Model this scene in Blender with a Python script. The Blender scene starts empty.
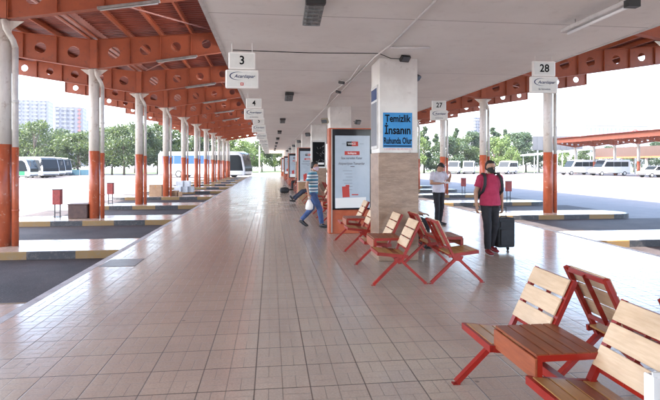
import bpy, bmesh, math, random
from mathutils import Vector, Matrix, Euler
random.seed(7)
S = bpy.context.scene
COL = S.collection
PI = math.pi
TH = math.atan(59/500.0)
EYE = 1.66

def P(px, zc, z=0.0):
    xc = (px-330)/500.0*zc
    return Vector((xc*math.cos(TH)+zc*math.sin(TH), zc*math.cos(TH)-xc*math.sin(TH), z))

# ------------------------------------------------------------ materials
def nodes_mat(name):
    m = bpy.data.materials.new(name); m.use_nodes = True
    nt = m.node_tree
    b = nt.nodes['Principled BSDF']
    return m, nt, b

def N(nt, t, **kw):
    n = nt.nodes.new(t)
    for k, v in kw.items():
        setattr(n, k, v)
    return n

def L(nt, a, b): nt.links.new(a, b)

def math_n(nt, op, a, b=None, c=None, clamp=False):
    n = nt.nodes.new('ShaderNodeMath'); n.operation = op; n.use_clamp = clamp
    for i, v in enumerate((a, b, c)):
        if v is None: continue
        if isinstance(v, (int, float)): n.inputs[i].default_value = v
        else: nt.links.new(v, n.inputs[i])
    return n.outputs[0]

def mixc(nt, fac, a, b, mode='MIX'):
    n = nt.nodes.new('ShaderNodeMix'); n.data_type = 'RGBA'; n.blend_type = mode
    for idx, v in ((0, fac), (6, a), (7, b)):
        if isinstance(v, (int, float)): n.inputs[idx].default_value = v
        elif isinstance(v, tuple): n.inputs[idx].default_value = (v[0], v[1], v[2], 1)
        else: nt.links.new(v, n.inputs[idx])
    return n.outputs[2]

def noise(nt, scale, detail=4, rough=0.6, vec=None, coord='Object', stretch=None):
    n = nt.nodes.new('ShaderNodeTexNoise')
    n.inputs['Scale'].default_value = scale; n.inputs['Detail'].default_value = detail
    n.inputs['Roughness'].default_value = rough
    if vec is None:
        tc = nt.nodes.new('ShaderNodeTexCoord'); vec = tc.outputs[coord]
    if stretch:
        mp = nt.nodes.new('ShaderNodeMapping'); mp.inputs['Scale'].default_value = stretch
        nt.links.new(vec, mp.inputs['Vector']); vec = mp.outputs[0]
    nt.links.new(vec, n.inputs['Vector'])
    return n.outputs['Fac']

def ramp(nt, fac, lo, hi):
    n = nt.nodes.new('ShaderNodeMapRange'); n.clamp = True
    n.inputs['From Min'].default_value = lo; n.inputs['From Max'].default_value = hi
    nt.links.new(fac, n.inputs['Value'])
    return n.outputs[0]

def worn(name, col, col2=None, rough=0.6, scale=3.0, amt=1.0, metal=0.0, lo=.4, hi=.62, stretch=None, bump=0.0, bscale=60, spec=.5, dirt=None):
    m, nt, b = nodes_mat(name)
    if col2 is None: col2 = tuple(c*.8 for c in col)
    f = ramp(nt, noise(nt, scale, 6, .65, stretch=stretch), lo, hi)
    c = mixc(nt, math_n(nt, 'MULTIPLY', f, amt), col, col2)
    if dirt:
        f2 = ramp(nt, noise(nt, dirt[1], 8, .7), dirt[2], dirt[3])
        c = mixc(nt, f2, c, dirt[0])
    L(nt, c, b.inputs['Base Color'])
    b.inputs['Roughness'].default_value = rough
    b.inputs['Metallic'].default_value = metal
    b.inputs['Specular IOR Level'].default_value = spec
    if bump:
        bp = nt.nodes.new('ShaderNodeBump'); bp.inputs['Strength'].default_value = bump
        bp.inputs['Distance'].default_value = .01
        L(nt, noise(nt, bscale, 5), bp.inputs['Height']); L(nt, bp.outputs[0], b.inputs['Normal'])
    return m

def plain(name, col, rough=.5, metal=0.0, emit=None, spec=.5):
    m, nt, b = nodes_mat(name)
    b.inputs['Base Color'].default_value = (*col, 1); b.inputs['Roughness'].default_value = rough
    b.inputs['Metallic'].default_value = metal; b.inputs['Specular IOR Level'].default_value = spec
    if emit:
        b.inputs['Emission Color'].default_value = (*emit[0], 1); b.inputs['Emission Strength'].default_value = emit[1]
    return m

def tile_mat(name):
    m, nt, b = nodes_mat(name)
    tc = N(nt, 'ShaderNodeTexCoord'); sp = N(nt, 'ShaderNodeSeparateXYZ'); L(nt, tc.outputs['Object'], sp.inputs[0])
    x = math_n(nt, 'ADD', sp.outputs[0], .12+.413*100); y = math_n(nt, 'ADD', sp.outputs[1], .413*100)
    T = .413
    def edge(v, period, w):      # 1 on the joint
        u = math_n(nt, 'DIVIDE', v, period); fr = math_n(nt, 'FRACT', u)
        d = math_n(nt, 'MULTIPLY', math_n(nt, 'MINIMUM', fr, math_n(nt, 'SUBTRACT', 1.0, fr)), period)
        return math_n(nt, 'MULTIPLY', math_n(nt, 'SUBTRACT', 1.0, math_n(nt, 'DIVIDE', d, w, clamp=True), clamp=True), 2.0, clamp=True)
    jx = edge(x, T, .0065); jy = edge(y, T, .0075)
    h = T/2
    cx = math_n(nt, 'FLOOR', math_n(nt, 'DIVIDE', x, h)); cy = math_n(nt, 'FLOOR', math_n(nt, 'DIVIDE', y, h))
    par = math_n(nt, 'MODULO', math_n(nt, 'ADD', cx, cy), 2.0)       # basket weave orientation
    ex = edge(x, h/2, .0052); ey = edge(y, h/2, .0052)
    hx = edge(x, h, .0055); hy = edge(y, h, .0055)
    br = math_n(nt, 'ADD', math_n(nt, 'MULTIPLY', par, ex), math_n(nt, 'MULTIPLY', math_n(nt, 'SUBTRACT', 1.0, par), ey))
    fine = math_n(nt, 'MAXIMUM', br, math_n(nt, 'MAXIMUM', hx, hy))
    # tile cell random tint
    cvec = N(nt, 'ShaderNodeCombineXYZ')
    L(nt, math_n(nt, 'FLOOR', math_n(nt, 'DIVIDE', x, T)), cvec.inputs[0]); L(nt, math_n(nt, 'FLOOR', math_n(nt, 'DIVIDE', y, T)), cvec.inputs[1])
    wn = N(nt, 'ShaderNodeTexWhiteNoise'); wn.noise_dimensions = '2D'; L(nt, cvec.outputs[0], wn.inputs['Vector'])
    cvec2 = N(nt, 'ShaderNodeCombineXYZ'); L(nt, cx, cvec2.inputs[0]); L(nt, cy, cvec2.inputs[1])
    wn2 = N(nt, 'ShaderNodeTexWhiteNoise'); wn2.noise_dimensions = '2D'; L(nt, cvec2.outputs[0], wn2.inputs['Vector'])
    n1 = ramp(nt, noise(nt, .45, 2, .5), .25, .75)
    n2 = ramp(nt, noise(nt, 2.4, 7, .62), .22, .80)
    n3 = ramp(nt, noise(nt, 60, 5, .7), .40, .70)
    c = mixc(nt, n1, (.54, .455, .34), (.49, .385, .30))
    c = mixc(nt, math_n(nt, 'MULTIPLY', wn.outputs[0], .38), c, (.38, .30, .245))
    c = mixc(nt, math_n(nt, 'MULTIPLY', wn2.outputs[0], .35), c, (.56, .43, .33))
    c = mixc(nt, math_n(nt, 'MULTIPLY', n2, .5), c, (.36, .285, .23))
    c = mixc(nt, math_n(nt, 'MULTIPLY', n3, .45), c, (.25, .19, .155))
    c = mixc(nt, math_n(nt, 'MULTIPLY', fine, .62), c, (.15, .115, .09))
    c = mixc(nt, math_n(nt, 'MULTIPLY', jy, .85), c, (.09, .07, .06))
    c = mixc(nt, math_n(nt, 'MULTIPLY', jx, .72), c, (.12, .09, .075))
    ln = ramp(nt, noise(nt, 1.3, 6, .65, stretch=(1.0, .22, 1)), .50, .74)
    c = mixc(nt, math_n(nt, 'MULTIPLY', ln, .38), c, (.22, .15, .125))
    sp2 = ramp(nt, noise(nt, 7.5, 7, .72), .60, .74)
    c = mixc(nt, math_n(nt, 'MULTIPLY', sp2, .35), c, (.20, .155, .13))
    # chewing gum / scuffs
    vo = N(nt, 'ShaderNodeTexVoronoi'); vo.inputs['Scale'].default_value = 1.7; L(nt, tc.outputs['Object'], vo.inputs['Vector'])
    gum = math_n(nt, 'LESS_THAN', vo.outputs['Distance'], .035)
    c = mixc(nt, math_n(nt, 'MULTIPLY', gum, .5), c, (.10, .085, .08))
    L(nt, c, b.inputs['Base Color'])
    r = math_n(nt, 'ADD', .145, math_n(nt, 'MULTIPLY', n2, .05)); r = math_n(nt, 'ADD', r, math_n(nt, 'MULTIPLY', fine, .3))
    r = math_n(nt, 'ADD', r, math_n(nt, 'MULTIPLY', wn.outputs[0], .05))
    L(nt, r, b.inputs['Roughness'])
    jj = math_n(nt, 'MAXIMUM', fine, math_n(nt, 'MAXIMUM', jx, jy))
    L(nt, math_n(nt, 'MULTIPLY', math_n(nt, 'SUBTRACT', 1.0, math_n(nt, 'MULTIPLY', jj, .85)), .72), b.inputs['Specular IOR Level'])
    hgt = math_n(nt, 'SUBTRACT', 1.0, math_n(nt, 'ADD', math_n(nt, 'MULTIPLY', fine, .2), math_n(nt, 'MULTIPLY', jx, .3)))
    hgt = math_n(nt, 'ADD', hgt, math_n(nt, 'MULTIPLY', noise(nt, 4.5, 2), .8))
    hgt = math_n(nt, 'ADD', hgt, math_n(nt, 'MULTIPLY', wn2.outputs[0], .25))
    bp = N(nt, 'ShaderNodeBump'); bp.inputs['Strength'].default_value = .45; bp.inputs['Distance'].default_value = .004
    L(nt, hgt, bp.inputs['Height']); L(nt, bp.outputs[0], b.inputs['Normal'])
    return m

def kerb_mat(name):
    m, nt, b = nodes_mat(name)
    tc = N(nt, 'ShaderNodeTexCoord'); sp = N(nt, 'ShaderNodeSeparateXYZ'); L(nt, tc.outputs['Object'], sp.inputs[0])
    u = math_n(nt, 'FRACT', math_n(nt, 'DIVIDE', math_n(nt, 'ADD', sp.outputs[0], 3.7+88), 1.76))
    st = math_n(nt, 'LESS_THAN', u, .5)
    c = mixc(nt, st, (.028, .028, .032), (.20, .115, .035))
    f = ramp(nt, noise(nt, 14, 8, .75), .5, .68)
    c = mixc(nt, math_n(nt, 'MULTIPLY', f, .6), c, (.16, .13, .11))
    L(nt, c, b.inputs['Base Color']); b.inputs['Roughness'].default_value = .55
    return m

def wood(name, c1, c2, rough=.45):
    m, nt, b = nodes_mat(name)
    f = noise(nt, 6, 6, .6, stretch=(9, 1.0, 9))
    f2 = noise(nt, 2.2, 3, .5)
    c = mixc(nt, ramp(nt, f, .35, .68), c1, c2)
    c = mixc(nt, math_n(nt, 'MULTIPLY', ramp(nt, f2, .45, .7), .35), c, tuple(v*.6 for v in c2))
    oi = N(nt, 'ShaderNodeObjectInfo')
    L(nt, c, b.inputs['Base Color']); b.inputs['Roughness'].default_value = rough
    bp = N(nt, 'ShaderNodeBump'); bp.inputs['Strength'].default_value = .15; bp.inputs['Distance'].default_value = .003
    L(nt, f, bp.inputs['Height']); L(nt, bp.outputs[0], b.inputs['Normal'])
    return m

def marble_mat():
    m, nt, b = nodes_mat('travertine')
    tc = N(nt, 'ShaderNodeTexCoord')
    f = noise(nt, 2.6, 9, .68, stretch=(1, 1, 3.6))
    f2 = noise(nt, 9, 6, .7, stretch=(1, 1, 4))
    c = mixc(nt, ramp(nt, f, .36, .66), (.32, .21, .14), (.19, .115, .075))
    c = mixc(nt, math_n(nt, 'MULTIPLY', ramp(nt, f2, .5, .72), .5), c, (.42, .30, .21))
    sp = N(nt, 'ShaderNodeSeparateXYZ'); L(nt, tc.outputs['Object'], sp.inputs[0])
    fr = math_n(nt, 'FRACT', math_n(nt, 'DIVIDE', sp.outputs[2], .462))
    j = math_n(nt, 'LESS_THAN', fr, .012)
    c = mixc(nt, math_n(nt, 'MULTIPLY', j, .6), c, (.15, .11, .08))
    L(nt, c, b.inputs['Base Color']); b.inputs['Roughness'].default_value = .28
    return m

def ceiling_mat():
    m, nt, b = nodes_mat('ceiling_paint')
    tc = N(nt, 'ShaderNodeTexCoord'); sp = N(nt, 'ShaderNodeSeparateXYZ'); L(nt, tc.outputs['Object'], sp.inputs[0])
    fr = math_n(nt, 'FRACT', math_n(nt, 'DIVIDE', math_n(nt, 'ADD', sp.outputs[1], 1.05), 3.575))
    j = math_n(nt, 'LESS_THAN', fr, .007)
    c = mixc(nt, ramp(nt, noise(nt, .8, 6, .6), .4, .65), (.82, .80, .765), (.76, .735, .70))
    c = mixc(nt, math_n(nt, 'MULTIPLY', ramp(nt, noise(nt, 5, 8, .75), .54, .74), .4), c, (.54, .50, .47))
    fr2 = math_n(nt, 'FRACT', math_n(nt, 'DIVIDE', math_n(nt, 'ADD', sp.outputs[1], 1.0), 3.575))
    band = math_n(nt, 'LESS_THAN', fr2, .03)
    c = mixc(nt, math_n(nt, 'MULTIPLY', band, .3), c, (.82, .78, .78))
    c = mixc(nt, math_n(nt, 'MULTIPLY', j, .55), c, (.30, .27, .27))
    L(nt, c, b.inputs['Base Color']); b.inputs['Roughness'].default_value = .75
    bp = N(nt, 'ShaderNodeBump'); bp.inputs['Strength'].default_value = .3; bp.inputs['Distance'].default_value = .02
    L(nt, noise(nt, 1.4, 4), bp.inputs['Height']); L(nt, bp.outputs[0], b.inputs['Normal'])
    return m

def leaf_mat(name, c1, c2):
    m, nt, b = nodes_mat(name)
    f = ramp(nt, noise(nt, .9, 3, .6), .4, .62)
    g = N(nt, 'ShaderNodeNewGeometry')
    c = mixc(nt, f, c1, c2)
    L(nt, c, b.inputs['Base Color']); b.inputs['Roughness'].default_value = .55
    tr = N(nt, 'ShaderNodeBsdfTranslucent'); L(nt, mixc(nt, .5, c, (.15, .20, .05)), tr.inputs['Color'])
    mx = N(nt, 'ShaderNodeMixShader'); mx.inputs[0].default_value = .35
    out = nt.nodes['Material Output']
    L(nt, b.outputs[0], mx.inputs[1]); L(nt, tr.outputs[0], mx.inputs[2]); L(nt, mx.outputs[0], out.inputs['Surface'])
    return m

def asphalt_mat():
    m, nt, b = nodes_mat('asphalt_surface')
    f = ramp(nt, noise(nt, .35, 6, .65), .38, .64)
    f2 = ramp(nt, noise(nt, 2.4, 8, .7), .46, .68)
    f3 = ramp(nt, noise(nt, 140, 3, .7), .40, .66)
    c = mixc(nt, f, (.062, .050, .050), (.100, .084, .082))
    c = mixc(nt, math_n(nt, 'MULTIPLY', f2, .65), c, (.048, .040, .040))
    c = mixc(nt, math_n(nt, 'MULTIPLY', f3, .35), c, (.18, .16, .155))
    vo = N(nt, 'ShaderNodeTexVoronoi'); vo.inputs['Scale'].default_value = .9
    tc = N(nt, 'ShaderNodeTexCoord'); L(nt, tc.outputs['Object'], vo.inputs['Vector'])
    oil = math_n(nt, 'SUBTRACT', 1.0, ramp(nt, math_n(nt, 'ADD', vo.outputs['Distance'], math_n(nt, 'MULTIPLY', f2, .2)), .05, .28))
    c = mixc(nt, math_n(nt, 'MULTIPLY', oil, .5), c, (.03, .026, .026))
    L(nt, c, b.inputs['Base Color']); b.inputs['Roughness'].default_value = .62
    bp = N(nt, 'ShaderNodeBump'); bp.inputs['Strength'].default_value = .6; bp.inputs['Distance'].default_value = .006
    L(nt, noise(nt, 70, 5, .7), bp.inputs['Height']); L(nt, bp.outputs[0], b.inputs['Normal'])
    return m

def stripes_mat(name, cols, period, ofs=0.0):
    m, nt, b = nodes_mat(name)
    tc = N(nt, 'ShaderNodeTexCoord'); sp = N(nt, 'ShaderNodeSeparateXYZ'); L(nt, tc.outputs['Object'], sp.inputs[0])
    fr = math_n(nt, 'FRACT', math_n(nt, 'DIVIDE', math_n(nt, 'ADD', sp.outputs[2], ofs), period))
    r = N(nt, 'ShaderNodeValToRGB'); r.color_ramp.interpolation = 'CONSTANT'
    els = r.color_ramp.elements
    els[0].position = 0; els[0].color = (*cols[0][1], 1)
    els[1].position = cols[1][0]; els[1].color = (*cols[1][1], 1)
    for p, c in cols[2:]:
        e = els.new(p); e.color = (*c, 1)
    L(nt, fr, r.inputs[0]); L(nt, r.outputs[0], b.inputs['Base Color']); b.inputs['Roughness'].default_value = .85
    return m

def facade_mat(name, wall, win, px, pz, wx, wz):
    m, nt, b = nodes_mat(name)
    tc = N(nt, 'ShaderNodeTexCoord'); sp = N(nt, 'ShaderNodeSeparateXYZ'); L(nt, tc.outputs['Object'], sp.inputs[0])
    h = math_n(nt, 'ADD', sp.outputs[0], sp.outputs[1])
    a = math_n(nt, 'LESS_THAN', math_n(nt, 'FRACT', math_n(nt, 'DIVIDE', math_n(nt, 'ADD', h, 500), px)), wx)
    z = math_n(nt, 'LESS_THAN', math_n(nt, 'FRACT', math_n(nt, 'DIVIDE', sp.outputs[2], pz)), wz)
    c = mixc(nt, math_n(nt, 'MULTIPLY', a, z), wall, win)
    L(nt, c, b.inputs['Base Color']); b.inputs['Roughness'].default_value = .6
    return m

M = {}
M['tile'] = tile_mat('platform_tiles')
M['asphalt'] = asphalt_mat()
M['kerb'] = kerb_mat('painted_kerb')
M['concrete'] = worn('edge_concrete', (.42, .38, .36), (.30, .27, .26), .6, 5, bump=.2)
M['ceiling'] = ceiling_mat()
M['plaster'] = worn('pillar_plaster', (.72, .70, .66), (.62, .59, .55), .65, 2.2, bump=.08, bscale=8, dirt=((.45, .41, .37), 7, .6, .74))
M['marble'] = marble_mat()
M['redpaint'] = worn('oxide_red_paint', (.34, .078, .027), (.26, .058, .021), .55, 1.6, lo=.35, hi=.7, dirt=((.11, .045, .03), 7, .56, .76))
M['redsheet'] = worn('roof_sheet_red', (.24, .050, .026), (.17, .034, .018), .42, 1.2, stretch=(.3, 3, 1))
M['gutter'] = worn('gutter_pink', (.44, .22, .18), (.36, .16, .13), .45, 1.5)
M['postwhite'] = worn('post_cream', (.66, .61, .54), (.56, .51, .44), .45, 2.5, stretch=(3, 3, .6), dirt=((.34, .25, .18), 6, .56, .72))
M['postred'] = worn('post_red', (.43, .095, .036), (.33, .068, .026), .36, 3.0, stretch=(3, 3, .8), dirt=((.50, .30, .22), 11, .60, .68))
M['pipewhite'] = worn('pipe_white', (.62, .58, .52), (.50, .46, .40), .4, 4)
M['benchred'] = worn('bench_red', (.30, .012, .005), (.22, .009, .004), .36, 5, dirt=((.12, .012, .01), 18, .66, .76))
M['woodpale'] = wood('pale_slats', (.66, .48, .31), (.55, .37, .22), .42)
M['woodtan'] = wood('tan_slats', (.48, .25, .08), (.38, .175, .055), .38)
M['woodred'] = wood('stained_slats', (.28, .072, .022), (.18, .042, .014), .45)
M['woodred2'] = wood('stained_panel', (.34, .085, .030), (.24, .055, .020), .45)
M['signwhite'] = worn('sign_face', (.68, .68, .64), (.62, .62, .58), .35, 6)
M['signframe'] = plain('sign_frame', (.78, .76, .72), .35)
M['pinkstrip'] = worn('faded_print', (.62, .42, .40), (.66, .62, .60), .5, 30)
M['black'] = plain('black_ink', (.006, .006, .007), .7, spec=.15)
M['navy'] = plain('navy_ink', (.015, .03, .10), .5)
M['redink'] = plain('red_ink', (.50, .05, .04), .5)
M['blueposter'] = worn('blue_poster', (.02, .25, .56), (.02, .21, .50), .4, 3)
M['kioskorange'] = worn('kiosk_orange', (.52, .135, .065), (.44, .10, .045), .3, 4)
M['kioskblack'] = plain('kiosk_black', (.012, .013, .017), .12)
M['alu'] = plain('brushed_metal', (.55, .54, .52), .3, .8)
M['posterwhite'] = worn('poster_paper', (.46, .53, .60), (.42, .49, .56), .18, 3)
M['paper'] = plain('white_paper', (.80, .80, .78), .6)
M['greyink'] = plain('grey_ink', (.16, .16, .18), .5)
M['lampgrey'] = worn('lamp_grey', (.25, .26, .26), (.18, .19, .19), .4, 20)
M['lampdark'] = plain('lamp_dark', (.03, .03, .03), .5)
M['lampglass'] = plain('lamp_glass', (.10, .11, .12), .15)
M['tubewhite'] = plain('tube_white', (.85, .85, .84), .3)
M['tubeoff'] = plain('unlit_tube', (.34, .32, .30), .3)
M['casing'] = worn('casing_grey', (.24, .21, .19), (.17, .15, .135), .5, 6)
M['fixture'] = worn('fixture_white', (.62, .60, .58), (.5, .48, .46), .5, 6)
M['conduit'] = worn('conduit_white', (.66, .63, .61), (.58, .55, .53), .5, 6)
M['floodbrown'] = worn('flood_brown', (.36, .31, .22), (.27, .23, .16), .5, 12)
M['skin'] = worn('skin', (.42, .235, .155), (.37, .19, .12), .5, 14)
M['hair'] = plain('dark_hair', (.012, .010, .009), .6)
M['pink'] = worn('pink_polo', (.42, .032, .085), (.34, .02, .065), .85, 7)
M['whiteshirt'] = worn('white_shirt', (.62, .60, .66), (.50, .48, .55), .85, 9)
M['blackcloth'] = worn('black_trousers', (.014, .013, .016), (.022, .020, .024), .85, 7)
M['jeans'] = worn('blue_jeans', (.055, .10, .24), (.03, .06, .155), .85, 6)
M['navycloth'] = worn('navy_trousers', (.018, .022, .045), (.03, .035, .06), .85, 6)
M['mask'] = plain('black_mask', (.012, .012, .013), .7)
M['maskblue'] = plain('pale_mask', (.62, .50, .60), .7)
M['shoered'] = plain('maroon_shoes', (.22, .02, .025), .5)
M['shoeblack'] = plain('black_shoes', (.015, .015, .017), .4)
M['shoewhite'] = plain('shoe_sole', (.55, .55, .55), .5)
M['striped'] = stripes_mat('striped_polo', [(0, (.60, .66, .66)), (.26, (.04, .14, .22)), (.46, (.09, .32, .42)), (.62, (.62, .68, .68)), (.80, (.03, .10, .18))], .17, .02)
M['bagwhite'] = plain('carrier_bag', (.78, .78, .76), .4)
M['case'] = worn('suitcase_fabric', (.013, .013, .015), (.022, .022, .026), .7, 12)
M['busdwhite'] = worn('bus_white', (.60, .61, .62), (.55, .56, .57), .3, 1)
M['busgreen'] = plain('bus_green', (.015, .16, .07), .3)
M['busblue'] = plain('bus_blue', (.05, .15, .42), .25)
M['glass'] = plain('tinted_glass', (.012, .016, .02), .2, spec=.12)
M['glassblue'] = plain('blue_tinted_glass', (.025, .065, .17), .2, spec=.2)
M['tyre'] = plain('tyre_rubber', (.02, .02, .02), .8)
M['rim'] = plain('wheel_rim', (.45, .45, .46), .35, .6)
M['lamp'] = plain('headlamp', (.75, .75, .75), .15)
M['binred'] = worn('bin_red', (.27, .03, .025), (.18, .02, .016), .5, 9)
M['binleg'] = plain('bin_leg', (.04, .04, .045), .5)
M['brownbox'] = worn('brown_box', (.075, .035, .026), (.05, .022, .018), .6, 8)
M['carton'] = worn('cardboard', (.42, .27, .16), (.36, .22, .13), .8, 5)
M['cratewhite'] = worn('white_crate', (.66, .67, .70), (.5, .51, .54), .5, 9)
M['bark'] = worn('bark', (.12, .09, .07), (.07, .055, .04), .9, 5, stretch=(4, 4, 1))
M['leafA'] = leaf_mat('leaf_mid', (.054, .082, .026), (.028, .048, .018))
M['leafB'] = leaf_mat('leaf_dark', (.036, .062, .030), (.022, .042, .020))
M['leafC'] = leaf_mat('leaf_light', (.10, .145, .036), (.068, .108, .028))
M['grass'] = worn('grass_green', (.034, .058, .014), (.050, .070, .022), .95, .4, bump=.4)
M['pathpale'] = worn('pale_path', (.42, .40, .36), (.36, .34, .31), .8, .5)
M['fence_blue'] = worn('fence_blue', (.04, .11, .15), (.03, .085, .12), .6, 2)
M['grid'] = facade_mat('grey_panels', (.065, .065, .072), (.035, .037, .042), 1.2, 1.2, .08, .9)
M['towerA'] = facade_mat('tower_pale', (.15, .15, .17), (.06, .065, .085), 3.2, 3.1, .45, .5)
M['towerB'] = facade_mat('tower_grey', (.13, .13, .15), (.035, .04, .06), 3.6, 3.1, .5, .55)
M['towerred'] = plain('tower_red', (.20, .06, .055), .7)
M['hallwhite'] = facade_mat('hall_white', (.34, .34, .34), (.20, .21, .23), 3.0, 9, .4, .7)
M['palefascia'] = worn('ribbed_fascia', (.085, .05, .04), (.065, .04, .032), .6, 2, stretch=(8, 8, .3))
M['tent'] = worn('grey_roof', (.45, .50, .50), (.38, .43, .43), .6, 2)
M['hill'] = worn('hill_scrub', (.20, .22, .17), (.27, .26, .20), .95, .01)
M['plate'] = worn('steel_plate', (.20, .19, .19), (.14, .13, .13), .35, 6, metal=.3)
M['poleWhite'] = plain('pole_white', (.75, .75, .74), .4)

# ------------------------------------------------------------ mesh helpers
class MB:
    def __init__(self): self.bm = bmesh.new(); self.mats = []; self.cur = 0
    def m(self, mat):
        if mat not in self.mats: self.mats.append(mat)
        self.cur = self.mats.index(mat); return self
    def _f(self, vs, smooth=False):
        try:
            f = self.bm.faces.new(vs); f.material_index = self.cur; f.smooth = smooth; return f
        except ValueError: return None
    def box(self, c, s, rot=None):
        hx, hy, hz = s[0]/2, s[1]/2, s[2]/2
        R = rot.to_matrix() if isinstance(rot, Euler) else (rot if rot is not None else Matrix.Identity(3))
        v = [self.bm.verts.new(Vector(c)+R@Vector((sx*hx, sy*hy, sz*hz))) for sx in (-1, 1) for sy in (-1, 1) for sz in (-1, 1)]
        for q in ((0, 1, 3, 2), (4, 6, 7, 5), (0, 4, 5, 1), (2, 3, 7, 6), (0, 2, 6, 4), (1, 5, 7, 3)):
            self._f([v[i] for i in q])
        return self
    def bar(self, a, b, w, h, up=(0, 0, 1)):
        a, b = Vector(a), Vector(b); d = b-a; Ln = d.length; d.normalize(); up = Vector(up)
        s = d.cross(up)
        if s.length < 1e-4: s = d.cross(Vector((1, 0, 0)))
        s.normalize(); u = s.cross(d)
        R = Matrix((s, d, u)).transposed()
        return self.box((a+b)/2, (w, Ln, h), R)
    def rings(self, rings, cap=True, smooth=True, close=True):
        vr = [[self.bm.verts.new(p) for p in r] for r in rings]
        n = len(vr[0])
        for i in range(len(vr)-1):
            for j in range(n if close else n-1):
                self._f([vr[i][j], vr[i][(j+1) % n], vr[i+1][(j+1) % n], vr[i+1][j]], smooth)
        if cap:
            self._f(list(reversed(vr[0]))); self._f(vr[-1])
        return self
    def cyl(self, a, b, r0, r1=None, n=14, cap=True, smooth=True):
        if r1 is None: r1 = r0
        return self.tube([a, b], [r0, r1], n, cap, smooth)
    def tube(self, pts, radii, n=10, cap=True, smooth=True):
        pts = [Vector(p) for p in pts]
        if isinstance(radii, (int, float)): radii = [radii]*len(pts)
        rs = []; prev = None
        for i, p in enumerate(pts):
            d = (pts[min(i+1, len(pts)-1)]-pts[max(i-1, 0)]).normalized()
            s = prev if prev is not None else d.cross(Vector((0, 0, 1)))
            if prev is None and s.length < 1e-3: s = d.cross(Vector((0, 1, 0)))
            s = (s-d*s.dot(d)).normalized(); prev = s
            u = d.cross(s)
            rs.append([p+(s*math.cos(t)+u*math.sin(t))*radii[i] for t in [2*PI*k/n for k in range(n)]])
        return self.rings(rs, cap, smooth)
    def capsule(self, a, b, r0, r1, n=14, flat=(False, False)):
        a, b = Vector(a), Vector(b); d = (b-a).normalized()
        pts = []; rad = []
        if not flat[0]:
            for t in (85, 60, 30): pts.append(a-d*r0*math.sin(math.radians(t))); rad.append(r0*math.cos(math.radians(t)))
        pts.append(a); rad.append(r0); pts.append((a+b)/2); rad.append((r0+r1)/2); pts.append(b); rad.append(r1)
        if not flat[1]:
            for t in (30, 60, 85): pts.append(b+d*r1*math.sin(math.radians(t))); rad.append(r1*math.cos(math.radians(t)))
        return self.tube(pts, rad, n)
    def loft(self, secs, n=20):
        """secs: (centre, side vector, front vector) ellipses"""
        rs = []
        for c, s, f in secs:
            c, s, f = Vector(c), Vector(s), Vector(f)
            rs.append([c+s*math.cos(t)+f*math.sin(t) for t in [2*PI*k/n for k in range(n)]])
        return self.rings(rs)
    def ell(self, c, r, n=14, rot=None):
        secs = []
        R = rot.to_matrix() if rot else Matrix.Identity(3)
        c = Vector(c)
        for i in range(9):
            t = -PI/2+PI*(i+.15 if i == 0 else (i-.15 if i == 8 else i))/8
            secs.append((c+R@Vector((0, 0, r[2]*math.sin(t))), R@Vector((r[0]*math.cos(t), 0, 0)), R@Vector((0, r[1]*math.cos(t), 0))))
        return self.loft(secs, n)
    def prism(self, poly, axis, a, b):
        """poly in the plane normal to axis; coordinates ordered (remaining axes)"""
        def pt(u, v, w):
            return {'x': (w, u, v), 'y': (u, w, v), 'z': (u, v, w)}[axis]
        A = [self.bm.verts.new(pt(u, v, a)) for u, v in poly]; B = [self.bm.verts.new(pt(u, v, b)) for u, v in poly]
        n = len(poly)
        self._f(A); self._f(list(reversed(B)))
        for i in range(n): self._f([A[i], B[i], B[(i+1) % n], A[(i+1) % n]])
        return self
    def bevel(self, w, seg=2, ang=30):
        self.bm.normal_update()
        bmesh.ops.recalc_face_normals(self.bm, faces=self.bm.faces)
        es = [e for e in self.bm.edges if len(e.link_faces) == 2 and e.calc_face_angle(0) > math.radians(ang)]
        bmesh.ops.bevel(self.bm, geom=es, offset=w, segments=seg, affect='EDGES', profile=.5, clamp_overlap=True)
        return self
    def build(self, name, mat=None, parent=None, shade=False):
        bmesh.ops.recalc_face_normals(self.bm, faces=self.bm.faces)
        me = bpy.data.meshes.new(name); self.bm.to_mesh(me); self.bm.free()
        if self.mats:
            for k in self.mats: me.materials.append(M[k])
        elif mat: me.materials.append(M[mat])
        if shade:
            for p in me.polygons: p.use_smooth = True
        o = bpy.data.objects.new(name, me); COL.objects.link(o)
        if parent: o.parent = parent
        return o

def tag(o, label=None, cat=None, group=None, kind=None):
    if label: o['label'] = label
    if cat: o['category'] = cat
    if group: o['group'] = group
    if kind: o['kind'] = kind
    return o

def thing(name, label, cat, loc=(0, 0, 0), rz=0, group=None):
    o = bpy.data.objects.new(name, None); COL.objects.link(o)
    o.location = loc; o.rotation_euler = (0, 0, rz); o.empty_display_size = .2
    return tag(o, label, cat, group)

CH = {}
def kids(o): return [c for c in COL.objects if c.parent == o]
def dup(root, label=None, loc=None, rz=None, parent=None, scale=None):
    c = root.copy(); COL.objects.link(c); c.parent = parent
    if loc is not None: c.location = loc
    if rz is not None: c.rotation_euler = (0, 0, rz)
    if scale is not None: c.scale = (scale, scale, scale) if isinstance(scale, (int, float)) else scale
    if label: c['label'] = label
    for ch in kids(root): dup(ch, parent=c)
    return c

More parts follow.
